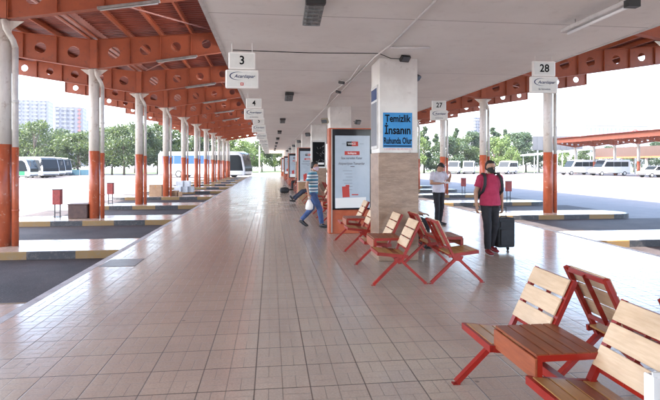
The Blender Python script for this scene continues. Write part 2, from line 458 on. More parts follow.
def remeshed(mb, name, mat, parent, voxel=.010, smooth=3, disp=0.0):
    o = mb.build(name, mat, parent)
    md = o.modifiers.new('r', 'REMESH'); md.mode = 'VOXEL'; md.voxel_size = voxel; md.use_smooth_shade = True
    sm = o.modifiers.new('s', 'SMOOTH'); sm.iterations = smooth; sm.factor = .5
    if disp:
        tx = bpy.data.textures.new('folds', 'CLOUDS'); tx.noise_scale = .09
        d = o.modifiers.new('d', 'DISPLACE'); d.texture = tx; d.strength = disp; d.mid_level = .5
    bpy.context.view_layer.update()
    dg = bpy.context.evaluated_depsgraph_get()
    me = bpy.data.meshes.new_from_object(o.evaluated_get(dg))
    old = o.data; o.modifiers.clear(); o.data = me
    bpy.data.meshes.remove(old)
    if not me.materials: me.materials.append(M[mat])
    me.name = name
    return o

def text(s, size, mat, parent, loc, rot=(PI/2, 0, 0), name='lettering', offset=0.0, align='CENTER', sx=1.0, shear=0.0, depth=.001, label=None):
    cu = bpy.data.curves.new('txt', 'FONT'); cu.body = s; cu.size = size; cu.align_x = align; cu.align_y = 'CENTER'
    cu.offset = offset; cu.extrude = depth; cu.shear = shear; cu.resolution_u = 3
    o = bpy.data.objects.new('txt', cu); COL.objects.link(o)
    bpy.context.view_layer.update()
    me = bpy.data.meshes.new_from_object(o.evaluated_get(bpy.context.evaluated_depsgraph_get()))
    bpy.data.objects.remove(o); bpy.data.curves.remove(cu)
    me.materials.clear(); me.materials.append(M[mat])
    t = bpy.data.objects.new(name, me); COL.objects.link(t)
    t.parent = parent; t.location = loc; t.rotation_euler = rot; t.scale = (sx, 1, 1)
    if label: t['label'] = label
    return t

# ------------------------------------------------------------ setting
XL, XR, XC = -2.90, 7.00, 2.12
PX_L, PX_R = -5.40, 9.42
BAY, Y1 = 5.28, 10.85
ISL = .82
ZA = -.15
NB = 11                      # bays ahead of the first post
ys = [Y1+BAY*k for k in range(-3, NB)]

g = MB(); s = 3000
g.m('asphalt'); g.box((0, 0, ZA-.5), (2*2500, 2*2500, 1.0)); tag(g.build('ground'), kind='structure')
g = MB(); g.box(((XL+.11+XR-.11)/2, 40, -.25), (XR-XL-.22, 100, .5))
tag(g.build('pavement', 'tile'), kind='structure')
for nm, x in (('kerb', XL+.055), ('kerb', XR-.055)):
    g = MB(); g.box((x, 40, -.248), (.11, 100, .5)); tag(g.build(nm, 'concrete'), kind='structure')
for y in ys:
    for sd, xe, xo in ((-1, XL, -8.0), (1, XR, 12.2)):
        n = 10; r = ISL
        def outline(r, xo_):
            pts = [(xe, -r), (xo_-sd*r, -r)]
            pts += [(xo_-sd*r+sd*r*math.sin(t), -r*math.cos(t)) for t in [PI*k/n for k in range(1, n)]]
            pts += [(xo_-sd*r, r), (xe, r)]
            return [(a, b+y) for a, b in pts]
        g = MB(); g.prism(outline(r-.05, xo-sd*.05), 'z', -.4, -.002); tag(g.build('island_pavement', 'tile'), kind='structure')
        g = MB(); o_, i_ = outline(r, xo), outline(r-.05, xo-sd*.05)
        vo = [[g.bm.verts.new((p[0], p[1], z)) for p in o_] for z in (-.4, -.012, )]
        # outer wall, small round edge, top
        o2 = outline(r-.012, xo-sd*.012)
        v2 = [g.bm.verts.new((p[0], p[1], .001)) for p in o2]; v3 = [g.bm.verts.new((p[0], p[1], .001)) for p in i_]
        for k in range(len(o_)-1):
            g._f([vo[0][k], vo[0][k+1], vo[1][k+1], vo[1][k]]); g._f([vo[1][k], vo[1][k+1], v2[k+1], v2[k]]); g._f([v2[k], v2[k+1], v3[k+1], v3[k]])
        tag(g.build('kerb', 'kerb'), kind='structure')
g = MB(); g.box((XL+.42, 8.75, .002), (.55, .62, .008)); pl = tag(g.build('cover_plate', 'plate'), 'grey steel cover plate let into the tiles at the platform corner', 'cover plate')

M['bay'] = worn('stained_shaded_bay_asphalt', (.052, .041, .040), (.030, .024, .024), .7, 1.1, lo=.38, hi=.62, bump=.7, bscale=55, spec=.22, dirt=((.12, .10, .095), 42, .55, .68))  # oil and grit stains on a base colour darkened for the canopy shade
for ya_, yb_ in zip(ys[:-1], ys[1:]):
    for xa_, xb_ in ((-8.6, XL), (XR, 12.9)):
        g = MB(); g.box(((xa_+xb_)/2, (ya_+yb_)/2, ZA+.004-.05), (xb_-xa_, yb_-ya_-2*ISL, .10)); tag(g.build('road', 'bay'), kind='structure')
# grass and pale path beyond the yard
g = MB(); g.box((60, 125, ZA+.0), (110, 50, .02)); tag(g.build('grass', 'grass'), kind='structure')
g = MB(); g.box((-60, 150, ZA+.0), (180, 110, .02)); tag(g.build('grass', 'grass'), kind='structure')
g = MB(); g.box((5, 93, ZA+.0), (34, 16, .024)); tag(g.build('path', 'pathpale'), kind='structure')

# ------------------------------------------------------------ concourse roof
ZC = EYE+1.815
hall = thing('concourse_hall', 'long white flat concourse ceiling carried on a middle row of pillars', 'building', (XC, 0, 0))
g = MB(); g.box((0, 37, ZC+.22), (5.72, 96, .44)); g.build('ceiling', 'ceiling', hall)
g = MB()
for sx in (-1, 1): g.box((sx*2.89, 37, ZC+.225), (.06, 96, .47))
g.build('edge_trim', 'fixture', hall)
PILY = [8.36+7.15*k for k in range(-2, 11)]
PW = .70
for k, y in enumerate(PILY):
    g = MB(); g.box((.05, y+.35, (ZC+1.85)/2), (PW-.03, PW-.03, ZC-1.85)); g.bevel(.008, 1); p = g.build('pillar', 'plaster', hall)
    g = MB(); g.box((.05, y+.35, .925), (PW, PW, 1.85)); g.bevel(.006, 1); g.build('marble_cladding', 'marble', p)

# ------------------------------------------------------------ canopies
def canopy(label, x0, yy, inner_sign, full=True, far=False):
    """butterfly canopy on a row of posts; inner_sign = +1 when the hall lies on +x"""
    root = thing('bus_canopy', label, 'canopy', (x0, 0, 0))
    ZB = EYE+2.92; HP = .90
    def zb(u): return ZB + (.16*u if u > 0 else .146*-u)     # u>0 towards the hall
    def dep(u): return HP-.36*(abs(u)/5.2)**.9
    outer = [-.12-.96*i for i in range(6)]
    inner = [.12+.93*i for i in range(5)]
    def X(u): return inner_sign*u
    def beam_mesh():
        g = MB()
        for seq in (outer, inner):
            for a, b in zip(seq[:-1], seq[1:]):
                quad = [(a, zb(a)), (b, zb(b)), (b, zb(b)+dep(b)), (a, zb(a)+dep(a))]
                um = (a+b)/2; cz = zb(um)+dep(um)*.5; r = .215*dep(um)
                K = 16; th = .01
                ring = [(um+r*math.cos(2*PI*k/K+PI/K), cz+r*math.sin(2*PI*k/K+PI/K)) for k in range(K)]
                # outer contour sampled to K points along rays
                outc = []
                for (px, pz) in ring:
                    dx, dz = px-um, pz-cz; best = 1e9
                    for i in range(4):
                        p, q = quad[i], quad[(i+1) % 4]; ex, ez = q[0]-p[0], q[1]-p[1]
                        den = dx*ez-dz*ex
                        if abs(den) < 1e-9: continue
                        t = ((p[0]-um)*ez-(p[1]-cz)*ex)/den; w = ((p[0]-um)*dz-(p[1]-cz)*dx)/den
                        if t > 0 and -1e-6 <= w <= 1+1e-6: best = min(best, t)
                    outc.append((um+dx*best, cz+dz*best))
                # add true corners by snapping nearest sample
                for q in quad:
                    j = min(range(K), key=lambda i: (outc[i][0]-q[0])**2+(outc[i][1]-q[1])**2); outc[j] = q
                V = {}
                for sd in (-1, 1):
                    V[sd] = ([g.bm.verts.new((X(p[0]), sd*th, p[1])) for p in ring], [g.bm.verts.new((X(p[0]), sd*th, p[1])) for p in outc])
                    for i in range(K):
                        j = (i+1) % K; g._f([V[sd][0][i], V[sd][0][j], V[sd][1][j], V[sd][1][i]])
                for i in range(K):
                    j = (i+1) % K; g._f([V[-1][0][i], V[-1][0][j], V[1][0][j], V[1][0][i]])
            a, b = seq[0], seq[-1]
            for top in (0, 1):
                za, zb_ = zb(a)+top*dep(a), zb(b)+top*dep(b)
                # depth is not linear: follow each stiffener
                for c, d in zip(seq[:-1], seq[1:]):
                    z1, z2 = zb(c)+top*dep(c), zb(d)+top*dep(d)
                    g.bar((X(c), 0, z1), (X(d), 0, z2), .17, .016)
            for u in seq:
                g.box((X(u), 0, zb(u)+dep(u)/2), (.014, .15, dep(u)-.018))
        return g
    g = beam_mesh(); b0 = g.build('beam', 'redpaint', root)
    b0.location = (0, yy[0], 0)
    # post, pipe
    g = MB(); g.m('postred'); g.cyl((0, 0, -.02), (0, 0, 2.06), .155, n=20)
    g.m('postwhite'); g.cyl((0, 0, 2.06), (0, 0, ZB-.02), .153, n=20)
    for sx in (-1, 1):   # bracket plates under the beam
        g.prism([(0, ZB-.32), (sx*.40, ZB-.012), (0, ZB-.012)], 'y', -.012, .012)
    g.m('redpaint'); g.box((0, 0, ZB+.455), (.21, .17, .87))
    post0 = g.build('post', None, root); post0.location = (0, yy[0], 0)
    g = MB(); g.m('postred'); xx = .245
    g.cyl((xx, -.02, -.02), (xx, -.02, 2.0), .065, n=12)
    g.m('pipewhite'); g.cyl((xx, -.02, 2.0), (xx, -.02, ZB-.55), .058, n=12)
    g.tube([(xx, -.02, ZB-.56), (xx-.03, -.05, ZB-.42), (.10, -.10, ZB-.20), (.06, -.10, ZB-.015)], .058, 12)
    g.m('postred'); g.cyl((xx, -.02, .7), (xx, -.02, .74), .072, n=12); g.m('pipewhite'); g.cyl((xx, -.02, 2.9), (xx, -.02, 2.94), .066, n=12)
    pipe0 = g.build('drain_pipe', None, root); pipe0.location = (0, yy[0], 0)
    for y in yy[1:]:
        for src in (b0, post0, pipe0):
            c = src.copy(); COL.objects.link(c); c.parent = root; c.location = (0, y, 0)
    ya, yb = yy[0]-BAY*.5, yy[-1]+BAY*.5
    if not full: yb = yy[-1]+1.2; ya = yy[0]-1.2
    # purlins (C sections), one per stiffener
    for u in (outer[:-1] if far else outer)+inner[0:]:
        g = MB(); z = zb(u)+dep(u)+.085
        g.box((X(u), (ya+yb)/2, z), (.012, yb-ya, .15)); g.box((X(u)+inner_sign*.025, (ya+yb)/2, z-.075), (.062, yb-ya, .01))
        g.box((X(u)+inner_sign*.025, (ya+yb)/2, z+.075), (.062, yb-ya, .01))
        g.build('purlin', 'redpaint', root)
    # inner end channel
    g = MB(); u = inner[-1]+.10
    g.box((X(u), (ya+yb)/2, zb(u)+.36), (.16, yb-ya, .52)); g.build('edge_beam', 'redpaint', root)
    # corrugated sheets with their ribs running across the row
    for nm, ua, ub in (('roof_sheet', -4.9 if far else -5.25, -.22), ('roof_sheet', .22, 4.75)):
        g = MB(); pitch = .18; n = int((yb-ya)/pitch); prof = []
        for k in range(n):
            y0 = ya+k*pitch
            prof += [(y0, 0), (y0+.07, 0), (y0+.09, .035), (y0+.16, .035)]
        def zt(u): return zb(u)+dep(u)+.166
        us = [ua+(ub-ua)*i/6 for i in range(7)]
        rows = [[g.bm.verts.new((X(u), p[0], zt(u)+p[1])) for p in prof] for u in us]
        rows2 = [[g.bm.verts.new((X(u), p[0], zt(u)+p[1]+.004)) for p in prof] for u in us]
        for R_ in (rows, rows2):
            for i in range(6):
                for j in range(len(prof)-1): g._f([R_[i][j], R_[i][j+1], R_[i+1][j+1], R_[i+1][j]])
        g.build(nm, 'redsheet', root)
    g = MB(); z = zb(0)+dep(0)+.05
    g.box((0, (ya+yb)/2, z), (.46, yb-ya, .012)); g.box((-.235, (ya+yb)/2, z+.10), (.012, yb-ya, .2)); g.box((.235, (ya+yb)/2, z+.10), (.012, yb-ya, .2))
    g.build('gutter', 'gutter', root)
    # bracing rods
    for i in range(len(yy)-1):
        y0, y1 = yy[i], yy[i+1]
        if i % 2 == 1 or not full:
            for (ua, ub) in ((.3, inner[-1]), (-.3, outer[-1])):
                g = MB(); g.cyl((X(ua), y0+.1, zb(ua)+dep(ua)+.0), (X(ub), y1-.1, zb(ub)+dep(ub)-.02), .022, n=8)
                g.build('bracing_rod', 'gutter', root)
        else:
            g = MB(); ua, ub = inner[-1], .3
            g.cyl((X(ua), y0+.1, zb(ua)+dep(ua)-.02), (X(ub), y1-.1, zb(ub)+dep(ub)-.0), .022, n=8); g.build('bracing_rod', 'gutter', root)
    return root, zb, dep

cl, zbf, depf = canopy('long rust red steel canopy over the left bays beside signs 3 to 12', PX_L, ys, 1)
cr, _, _ = canopy('long rust red steel canopy over the right bays beside signs 27 and 28', PX_R, ys, -1)
farY = [83.0-5.1*k for k in range(11)]
cf, _, _ = canopy('distant red canopy across the sunny yard sheltering parked minibuses', 53.6, list(reversed(farY)), -1, full=True, far=True)

# fluorescent battens fixed along the beams of the left canopy
g = MB(); g.box((0, 0, 0), (1.25, .09, .06)); g.bevel(.01, 1); 
tl = thing('tube_light', 'white tube light along a red beam over the first left post', 'light', (0, 0, 0), 0, 'tube lights under the left red canopy')
g.build('casing', 'casing', tl)
g = MB(); g.cyl((-.58, 0, -.045), (.58, 0, -.045), .016, n=8); g.build('tube', 'tubeoff', tl)
ORD = ['first', 'second', 'third', 'fourth', 'fifth', 'sixth', 'seventh', 'eighth', 'ninth', 'tenth', 'eleventh', 'twelfth']
first = True
for k in range(0, 6):
    u = 2.0; y = Y1+BAY*k-.16
    sl = math.atan(.16)
    o = tl if first else dup(tl)
    o['label'] = 'white tube light along the red beam at the %s left post from the camera' % ORD[k]
    o.location = (PX_L+u+.5, y, zbf(u+.5)-.045); o.rotation_euler = (0, -sl, 0); first = False

# ------------------------------------------------------------ signs
def logo(parent, w, y=-.034):
    # crescent swoosh
    g = MB(); K = 22; rs_o = []; rs_i = []
    for k in range(K+1):
        t = math.radians(55+ 240*k/K); th = .018*w/.48*math.sin(PI*k/K)+.0006
        rs_o.append((-.06*w/.48+ .125*w/.48*math.cos(t), .045*w/.48+.062*w/.48*math.sin(t)))
        rs_i.append((-.06*w/.48+(.125*w/.48-th)*math.cos(t), .045*w/.48+(.062*w/.48-th*.7)*math.sin(t)))
    for k in range(K):
        vs = [g.bm.verts.new((p[0], y, p[1])) for p in (rs_o[k], rs_o[k+1], rs_i[k+1], rs_i[k])]; g._f(vs)
    g.build('emblem', 'navy', parent)
    text('Acarözpar', .068*w/.48, 'navy', parent, (.035*w/.48, y, .040*w/.48), offset=.0012, shear=.35, sx=1.05)

def sign_pair(num, x, y, side):
    z1, z2 = (EYE+1.545, EYE+1.27) if side == 'left' else (EYE+1.60, EYE+1.33)
    t = thing('bay_sign', 'white sign with black number %s hanging below the %s ceiling edge' % (num, side), 'sign', (x, y, z1), 0, 'numbered bay signs')
    g = MB(); g.box((0, 0, 0), (.40, .06, .26)); g.bevel(.018, 3, 60); g.build('frame', 'signframe', t)
    g = MB(); g.box((0, -.0305, 0), (.35, .004, .21)); g.build('face', 'signwhite', t)
    text(num, .18, 'black', t, (0, -.034, 0), offset=.0035, sx=.95)
    g = MB()
    for sx in (-.15, .15): g.cyl((sx, 0, .125), (sx, 0, ZC-z1), .006, n=6)
    g.build('hanger', 'ceiling', t)
    c = thing('company_sign', 'white company sign with navy crescent logo under the bay %s number' % num, 'sign', (x, y, z2), 0, 'company signs under the bay numbers')
    g = MB(); g.box((0, 0, 0), (.49, .06, .28)); g.bevel(.022, 3, 60); g.build('frame', 'signframe', c)
    g = MB(); g.box((0, -.0305, 0), (.44, .004, .23)); g.build('face', 'signwhite', c)
    logo(c, .48)
    if side == 'left' and num == '3':
        g = MB(); g.box((.0, -.0335, -.075), (.045, .002, .042)); g.build('red_mark', 'redink', c)
        g = MB(); g.box((.0, -.0352, -.075), (.022, .002, .018)); g.build('mark_centre', 'signwhite', c)
    else:
        text('ile hizmetiniz', .040, 'greyink', c, (.0, -.034, -.075), offset=.0008)
for k in range(10):
    p = P(242.5, 7.5, 0)
    sign_pair(str(3+k), -.43, 7.60+BAY*k, 'left')
sign_pair('28', 4.55, 7.93, 'right'); sign_pair('27', 4.55, 7.93+BAY, 'right')

# ------------------------------------------------------------ ceiling fittings
t0 = None
for k in range(0, 9):
    y = 5.72+7.2*k
    if k == 0:
        t0 = thing('ceiling_floodlight', '', 'light', (.48, y, ZC), 0, 'grey floodlights in a line under the ceiling')
        g = MB(); g.box((0, -.33, -.05), (.22, .08, .075)); g.bevel(.008, 1); g.build('driver_box', 'lampdark', t0)
        Rt = Euler((math.radians(-9), 0, 0)); Rm_ = Rt.to_matrix()
        g = MB(); c_ = Vector((0, .0, -.085)); g.box(c_, (.21, .58, .04), Rt)
        for i in range(6): g.box(c_+Rm_@Vector((0, -.25+i*.10, -.028)), (.19, .014, .02), Rt)
        for i in range(3): g.box(c_+Rm_@Vector((-.07+.07*i, 0, -.026)), (.012, .54, .016), Rt)
        g.build('housing', 'lampgrey', t0)
        o = t0
    else: o = dup(t0, loc=(.46, y, ZC))
    o['label'] = ('grey floodlight with black end nearest to the camera on the ceiling' if k == 0 else
                  'dark ceiling floodlight, %s in the line receding above the left side' % ORD[k])
t = thing('tube_light', 'white fluorescent tube lamp hanging under the ceiling at top right', 'light', (3.78, 5.45, EYE+1.70))
g = MB(); g.box((0, 0, .02), (.13, 1.25, .05)); g.bevel(.01, 1); g.build('casing', 'fixture', t)
g = MB(); g.cyl((.0, -.56, -.025), (.0, .56, -.025), .018, n=10); g.build('tube', 'tubewhite', t)
g = MB(); g.box((0, -.59, -.01), (.135, .08, .075)); g.build('end_cap', 'lampdark', t)
g = MB()
for yy_ in (-.4, .4): g.cyl((0, yy_, .03), (0, yy_, .12), .008, n=6)
g.build('hanger', 'alu', t)

g = MB(); g.tube([(1.79, -2, ZC-.018), (1.80, 7.4, ZC-.018)], .016, 8)
g.tube([(1.80, 7.35, ZC-.018), (1.73, 8.2, ZC-.018), (1.74, 60, ZC-.018)], .016, 8)
tag(g.build('conduit', 'conduit'), 'long white conduit running along the ceiling past the pillar tops', 'conduit')
g = MB(); g.tube([(1.82, 7.5, ZC-.03), (2.42, 7.45, ZC-.03)], .020, 8); g.m('conduit')
tag(g.build('conduit', None), 'short white conduit branching right on the ceiling before the near pillar', 'conduit')
g = MB(); g.tube([(1.60, 8.9, ZC-.02), (1.66, 10.4, ZC-.02), (1.52, 12.6, ZC-.02), (1.70, 15.3, ZC-.02)], .014, 8)
tag(g.build('conduit', 'conduit'), 'crooked thin conduit on the ceiling between the near and second pillars', 'conduit')
for x_, y_, lb in ((1.50, 10.6, 'small black camera on the ceiling left of the near pillar'), (1.62, 12.0, 'small black camera on the ceiling in front of the second pillar')):
    t = thing('ceiling_camera', lb, 'camera', (x_, y_, ZC))
    g = MB(); g.cyl((0, 0, 0), (0, 0, -.05), .012, n=8); g.build('stalk', 'conduit', t)
    g = MB(); g.box((0, 0, -.07), (.07, .15, .06), Euler((.25, 0, .5))); g.bevel(.008, 1); g.build('body', 'lampdark', t)
# thin black cable
g = MB(); g.m('black')
g.tube([(-.6, 8.05, ZC-.008), (.6, 8.1, ZC-.01), (1.75, 8.0, ZC-.012), (2.0, 8.22, ZC-.04), (2.25, 8.3, ZC-.03)], .006, 6)
tag(g.build('cable', None), 'thin black cable sagging across the ceiling to the near pillar top', 'cable')

def floodlight(loc, rz, tilt, label, mat='lampdark', s_=1.0, grp='small floodlights fixed to the pillar tops'):
    t = thing('floodlight', label, 'light', loc, rz, grp)
    g = MB(); E = Euler((tilt, 0, 0)); g.box((0, -.03, 0), (.20*s_, .07*s_, .14*s_), E); g.bevel(.008, 1); g.build('housing', mat, t)
    g = MB(); g.box((0, -.072, -.018), (.16*s_, .004, .10*s_), E); g.build('lens', 'lampglass', t)
    g = MB(); g.bar((0, 0, 0), (0, .16, .04), .02, .012); g.build('bracket', 'lampdark', t)
PO = ['near', 'second', 'third', 'fourth', 'fifth', 'sixth', 'seventh']
for i in range(7):
    y = PILY[2+i]
    if i == 0:
        floodlight((2.22, y-.17, ZC-.05), .25, .9, 'black floodlight on top of the near marble clad pillar', s_=.85)
        floodlight((2.85, y+1.3, ZC-.10), .9, .6, 'black floodlight right behind the near marble clad pillar', s_=.9)
        continue
    floodlight((1.66, y-.18, EYE+1.33), -.6, .5, 'brown floodlight on the left side of the %s pillar top' % PO[i], 'floodbrown' if i == 1 else 'lampdark', 1.15)
    floodlight((2.66, y-.18, EYE+1.30), .6, .5, 'dark floodlight on the right side of the %s pillar top' % PO[i], 'lampdark', 1.0)

# posters on the near pillar
py = PILY[2]
t = thing('wall_poster', 'bright blue poster with black lettering on the near pillar front', 'poster', (2.155, py+.012, 2.24))
g = MB(); g.box((0, 0, 0), (.51, .006, .60)); g.build('sheet', 'blueposter', t)
text('Temizlik', .175, 'black', t, (0, -.005, .195), offset=.0035, sx=.74)
text('İnsanın', .200, 'black', t, (0, -.005, -.005), offset=.0045, sx=.78)
text('Ruhunda Olur', .150, 'black', t, (0, -.005, -.185), offset=.0035, sx=.57)
g = MB(); g.box((0, -.004, -.272), (.49, .002, .018)); g.build('underline', 'black', t)
g = MB(); g.box((0, 0, -.325), (.47, .004, .035)); g.build('printed_strip', 'pinkstrip', t)
g = MB(); g.m('fixture'); g.box((0, 0, 0), (.02, .52, 1.10)); g.m('glassblue'); g.box((-.011, 0, .40), (.004, .46, .20)); g.m('greyink'); g.box((-.011, 0, -.12), (.004, .46, .76))
o = g.build('notice_board', None); o.location = (1.835-.012, py+.35, 2.48); tag(o, 'narrow blue and grey notice board on the left face of near pillar', 'notice board')
# black menu board on third pillar, blue on others
g = MB(); g.m('alu'); g.box((0, 0, 0), (.66, .04, 1.25)); g.m('black'); g.box((0, -.021, 0), (.56, .006, 1.12))
g.m('paper'); rnd = random.Random(4)
for i in range(16):
    x, z = rnd.uniform(-.2, .2), rnd.uniform(-.4, .5); a = rnd.uniform(-1.2, 1.2)
    g.bar((x, -.0255, z), (x+.11*math.cos(a), -.0255, z+.11*math.sin(a)), .003, .014, (0, 1, 0))
g.box((.03, -.0255, -.42), (.42, .003, .09))
o = g.build('menu_board', None); o.location = (2.15, PILY[4]-.03, 2.1); tag(o, 'black board with white scrawled marks on the third pillar', 'board')

# ------------------------------------------------------------ kiosks (advertising totems)
def kiosk():
    t = thing('advertising_kiosk', 'orange and black advertising kiosk with a pale poster behind the near pillar', 'kiosk', (0, 0, 0), 0, 'orange and black advertising kiosks')
    g = MB(); g.box((0, .18, 1.26), (1.09, .32, 2.52)); g.bevel(.01, 1); g.build('cabinet', 'kioskorange', t)
    g = MB(); g.box((.035, .005, 1.53), (1.00, .06, 1.92)); g.bevel(.008, 1); g.build('frame', 'kioskblack', t)
    g = MB(); g.box((-.475, -.012, 1.26), (.022, .05, 2.46)); g.build('edge_strip', 'alu', t)
    p = MB().box((.02, -.029, 1.475), (.84, .006, 1.72)).build('poster', 'posterwhite', t)
    zt = 2.33
    g = MB(); g.m('black'); g.box((-.06, -.034, zt-.19), (.13, .003, .11)); g.m('redink'); g.box((.08, -.034, zt-.19), (.15, .003, .11)); g.build('logo_block', None, p)
    text('VARCE', .07, 'paper', p, (0, -.037, zt-.19), offset=.001, sx=.9)
    g = MB(); g.m('greyink'); g.box((-.19, -.034, zt-.19), (.09, .003, .008)); g.box((.24, -.034, zt-.19), (.10, .003, .008)); g.build('rule', None, p)
    g = MB(); g.box((.01, -.034, zt-.41), (.36, .003, .09)); g.build('red_label', 'redink', p)
    text('kolayca', .07, 'paper', p, (.01, -.037, zt-.41), offset=.001)
    text('Size nereden Katar', .085, 'greyink', p, (.0, -.034, zt-.53), offset=.001, sx=.78)
    text('Alışverişten Tamamlar', .085, 'greyink', p, (.0, -.034, zt-.66), offset=.001, sx=.80)
    g = MB(); g.m('greyink')
    for i in range(7): g.box((-.10+.02*(i % 3), -.034, 1.50-.075*i), (.22-.03*(i % 3), .002, .007))
    g.box((.02, -.034, 1.60), (.10, .002, .02)); g.build('small_print', None, p)
    g = MB(); g.m('redink'); g.box((-.14, -.034, 1.0), (.17, .003, .26), Euler((0, -.06, 0))); g.box((-.10, -.034, 1.14), (.09, .003, .05)); g.box((.08, -.034, .93), (.16, .003, .025)); g.build('picture', None, p)
    g = MB(); g.box((-.02, -.034, .74), (.74, .003, .24), Euler((0, -.03, 0))); g.build('lower_panel', 'paper', p)
    return t
KL = ['orange and black advertising kiosk with pale poster behind the near marble pillar', 'second orange edged advertising kiosk, seen left of the striped shirt man',
      'third orange edged kiosk, further along the row of pillars', 'fourth orange edged kiosk, far along the row of pillars', 'fifth and farthest orange edged kiosk of the pillar row']
k0 = kiosk()
for i in range(5):
    o = k0 if i == 0 else dup(k0)
    o['label'] = KL[i]; o.location = (1.905, 11.78+14.3*i, 0)

# ------------------------------------------------------------ benches
def bench():
    """two seats with a small table between; local +y along the row, faces -x, origin on the back-to-back line"""
    t = thing('platform_bench', '', 'bench', (0, 0, 0), 0, 'red framed benches between the pillars')
    def q(xp, y, z): return (-xp, y, z)
    Lh = .725; W = .49
    for yy_ in (-Lh+.02, Lh-.02):
        g = MB(); g.bar(q(.775, yy_, .012), q(.405, yy_, .365), .035, .045, (0, 1, 0)); g.box(q(.778, yy_, .004), (.055, .045, .008)); g.build('leg', 'benchred', t)
        g = MB(); g.bar(q(.04, yy_, .012), q(.445, yy_, .385), .035, .045, (0, 1, 0)); g.box(q(.037, yy_, .004), (.055, .045, .008)); g.build('leg', 'benchred', t)
    g = MB(); g.bar(q(.42, -Lh+.02, .345), q(.42, Lh-.02, .345), .05, .05)
    for yy_ in (-Lh+.02, Lh-.02): g.prism([(-.50, .37), (-.34, .37), (-.37, .31), (-.47, .31)], 'y', yy_-.02, yy_+.02)
    g.build('cross_beam', 'benchred', t)
    for sgn, y0 in ((-1, -Lh), (1, Lh-W)):
        y1 = y0+W; A = (.71, .445); B = (.29, .395)
        def on(s_): return (A[0]+(B[0]-A[0])*s_, A[1]+(B[1]-A[1])*s_)
        g = MB()
        for yy_ in (y0+.013, y1-.013): g.bar(q(A[0], yy_, A[1]-.014), q(B[0], yy_, B[1]-.014), .026, .045)
        g.bar(q(A[0]+.003, y0, A[1]-.014), q(A[0]+.003, y1, A[1]-.014), .022, .046)
        g.build('seat_frame', 'benchred', t)
        g = MB(); n = 4
        for i in range(n):
            s_ = (i+.5)/n*.97+.015; c = on(s_)
            g.m('woodred' if (i == 2 and sgn == -1) else 'woodtan')
            g.box(q(c[0], (y0+y1)/2, c[1]+.004), (.094, W-.054, .018), Euler((0, -math.atan2(A[1]-B[1], A[0]-B[0])*-1, 0)))
        g.bevel(.003, 1); g.build('seat', None, t)
        # backrest
        C = Vector((.375, .335)); D = Vector((.115, .865)); dv = D-C; ang = math.atan2(-dv.x, dv.y)
        g = MB()
        for yy_ in (y0+.015, y1-.015): g.bar(q(C.x, yy_, C.y), q(D.x, yy_, D.y), .03, .045, (0, 1, 0))
        E_ = C+dv*.965
        g.bar(q(E_.x, y0+.03, E_.y), q(E_.x, y1-.03, E_.y), .022, .035); E2 = C+dv*.28
        g.bar(q(E2.x-.01, y0+.03, E2.y), q(E2.x-.01, y1-.03, E2.y), .018, .03)
        nrm = Vector((dv.y, -dv.x)).normalized()
        mC, mD = C+dv*.28-nrm*.012, C+dv*.98-nrm*.012
        g.bar(q(mC.x, (y0+y1)/2, mC.y), q(mD.x, (y0+y1)/2, mD.y), .008, .035, (1, 0, 0))
        g.build('back_frame', 'benchred', t)
        g = MB(); n = 3
        for i in range(n):
            c = C+dv*(.285+.715*(i+.5)/n)+nrm*.028
            g.box(q(c.x, (y0+y1)/2, c.y), (.016, W-.030, .124), Euler((0, -(-ang), 0)))
        g.bevel(.003, 1); g.build('backrest', 'woodpale', t)
    # table
    y0, y1 = -Lh+W, Lh-W
    y0 -= .012; y1 += .012
    g = MB()
    for yy_ in (y0, y1):
        g.bar(q(.665, yy_, .555), q(.255, yy_, .555), .03, .036); g.bar(q(.652, yy_, .54), q(.652, yy_, .42), .03, .03)
        g.bar(q(.665, yy_, .425), q(.30, yy_, .40), .028, .03)
    g.bar(q(.27, y0, .555), q(.27, y1, .555), .03, .03)
    g.build('table_frame', 'benchred', t)
    g = MB(); n = 5; g.m('woodred')
    for i in range(n): g.box(q(.645-.085*i*.98-.01, 0, .571), (.077, y1-y0+.026, .016))
    g.bevel(.003, 1); g.build('table_top', None, t)
    g = MB(); g.box(q(.675, 0, .495), (.018, y1-y0+.03, .125)); g.bevel(.003, 1); g.build('table_panel', 'woodred2', t)
    return t
b0 = bench()
cents = []
for k in range(-1, 7):
    Y0 = 8.36+7.15*k
    if k >= 0: cents.append((k, 'before', Y0-.935))
    if k < 6: cents.append((k, 'behind', Y0+1.725))
LB = {(-1, 'behind', 0): 'red framed bench in the foreground with reddish table, facing left', (-1, 'behind', 1): 'foreground red framed bench seen from behind, facing the right bays',
      (0, 'before', 0): 'red framed bench with pale slats facing left in front of the near marble pillar', (0, 'before', 1): 'red framed bench facing right, backing onto the one before the near marble pillar',
      (0, 'behind', 0): 'left facing red framed bench between near pillar and orange kiosk', (0, 'behind', 1): 'right facing red framed bench behind the near pillar, under the seated white shirt man'}
PN = ['near', 'second', 'third', 'fourth', 'fifth', 'sixth', 'seventh']
used = False
for (k, w, yc) in cents:
    for side in (0, 1):
        if k >= 4 and side == 1: continue
        o = b0 if not used else dup(b0)
        used = True
        o.location = (2.165, yc, 0); o.rotation_euler = (0, 0, PI*side)
        lab = LB.get((k, w, side)) or 'red framed bench facing %s just %s the %s pillar of the row' % ('left' if side == 0 else 'right', w, PN[k])
        o['label'] = lab
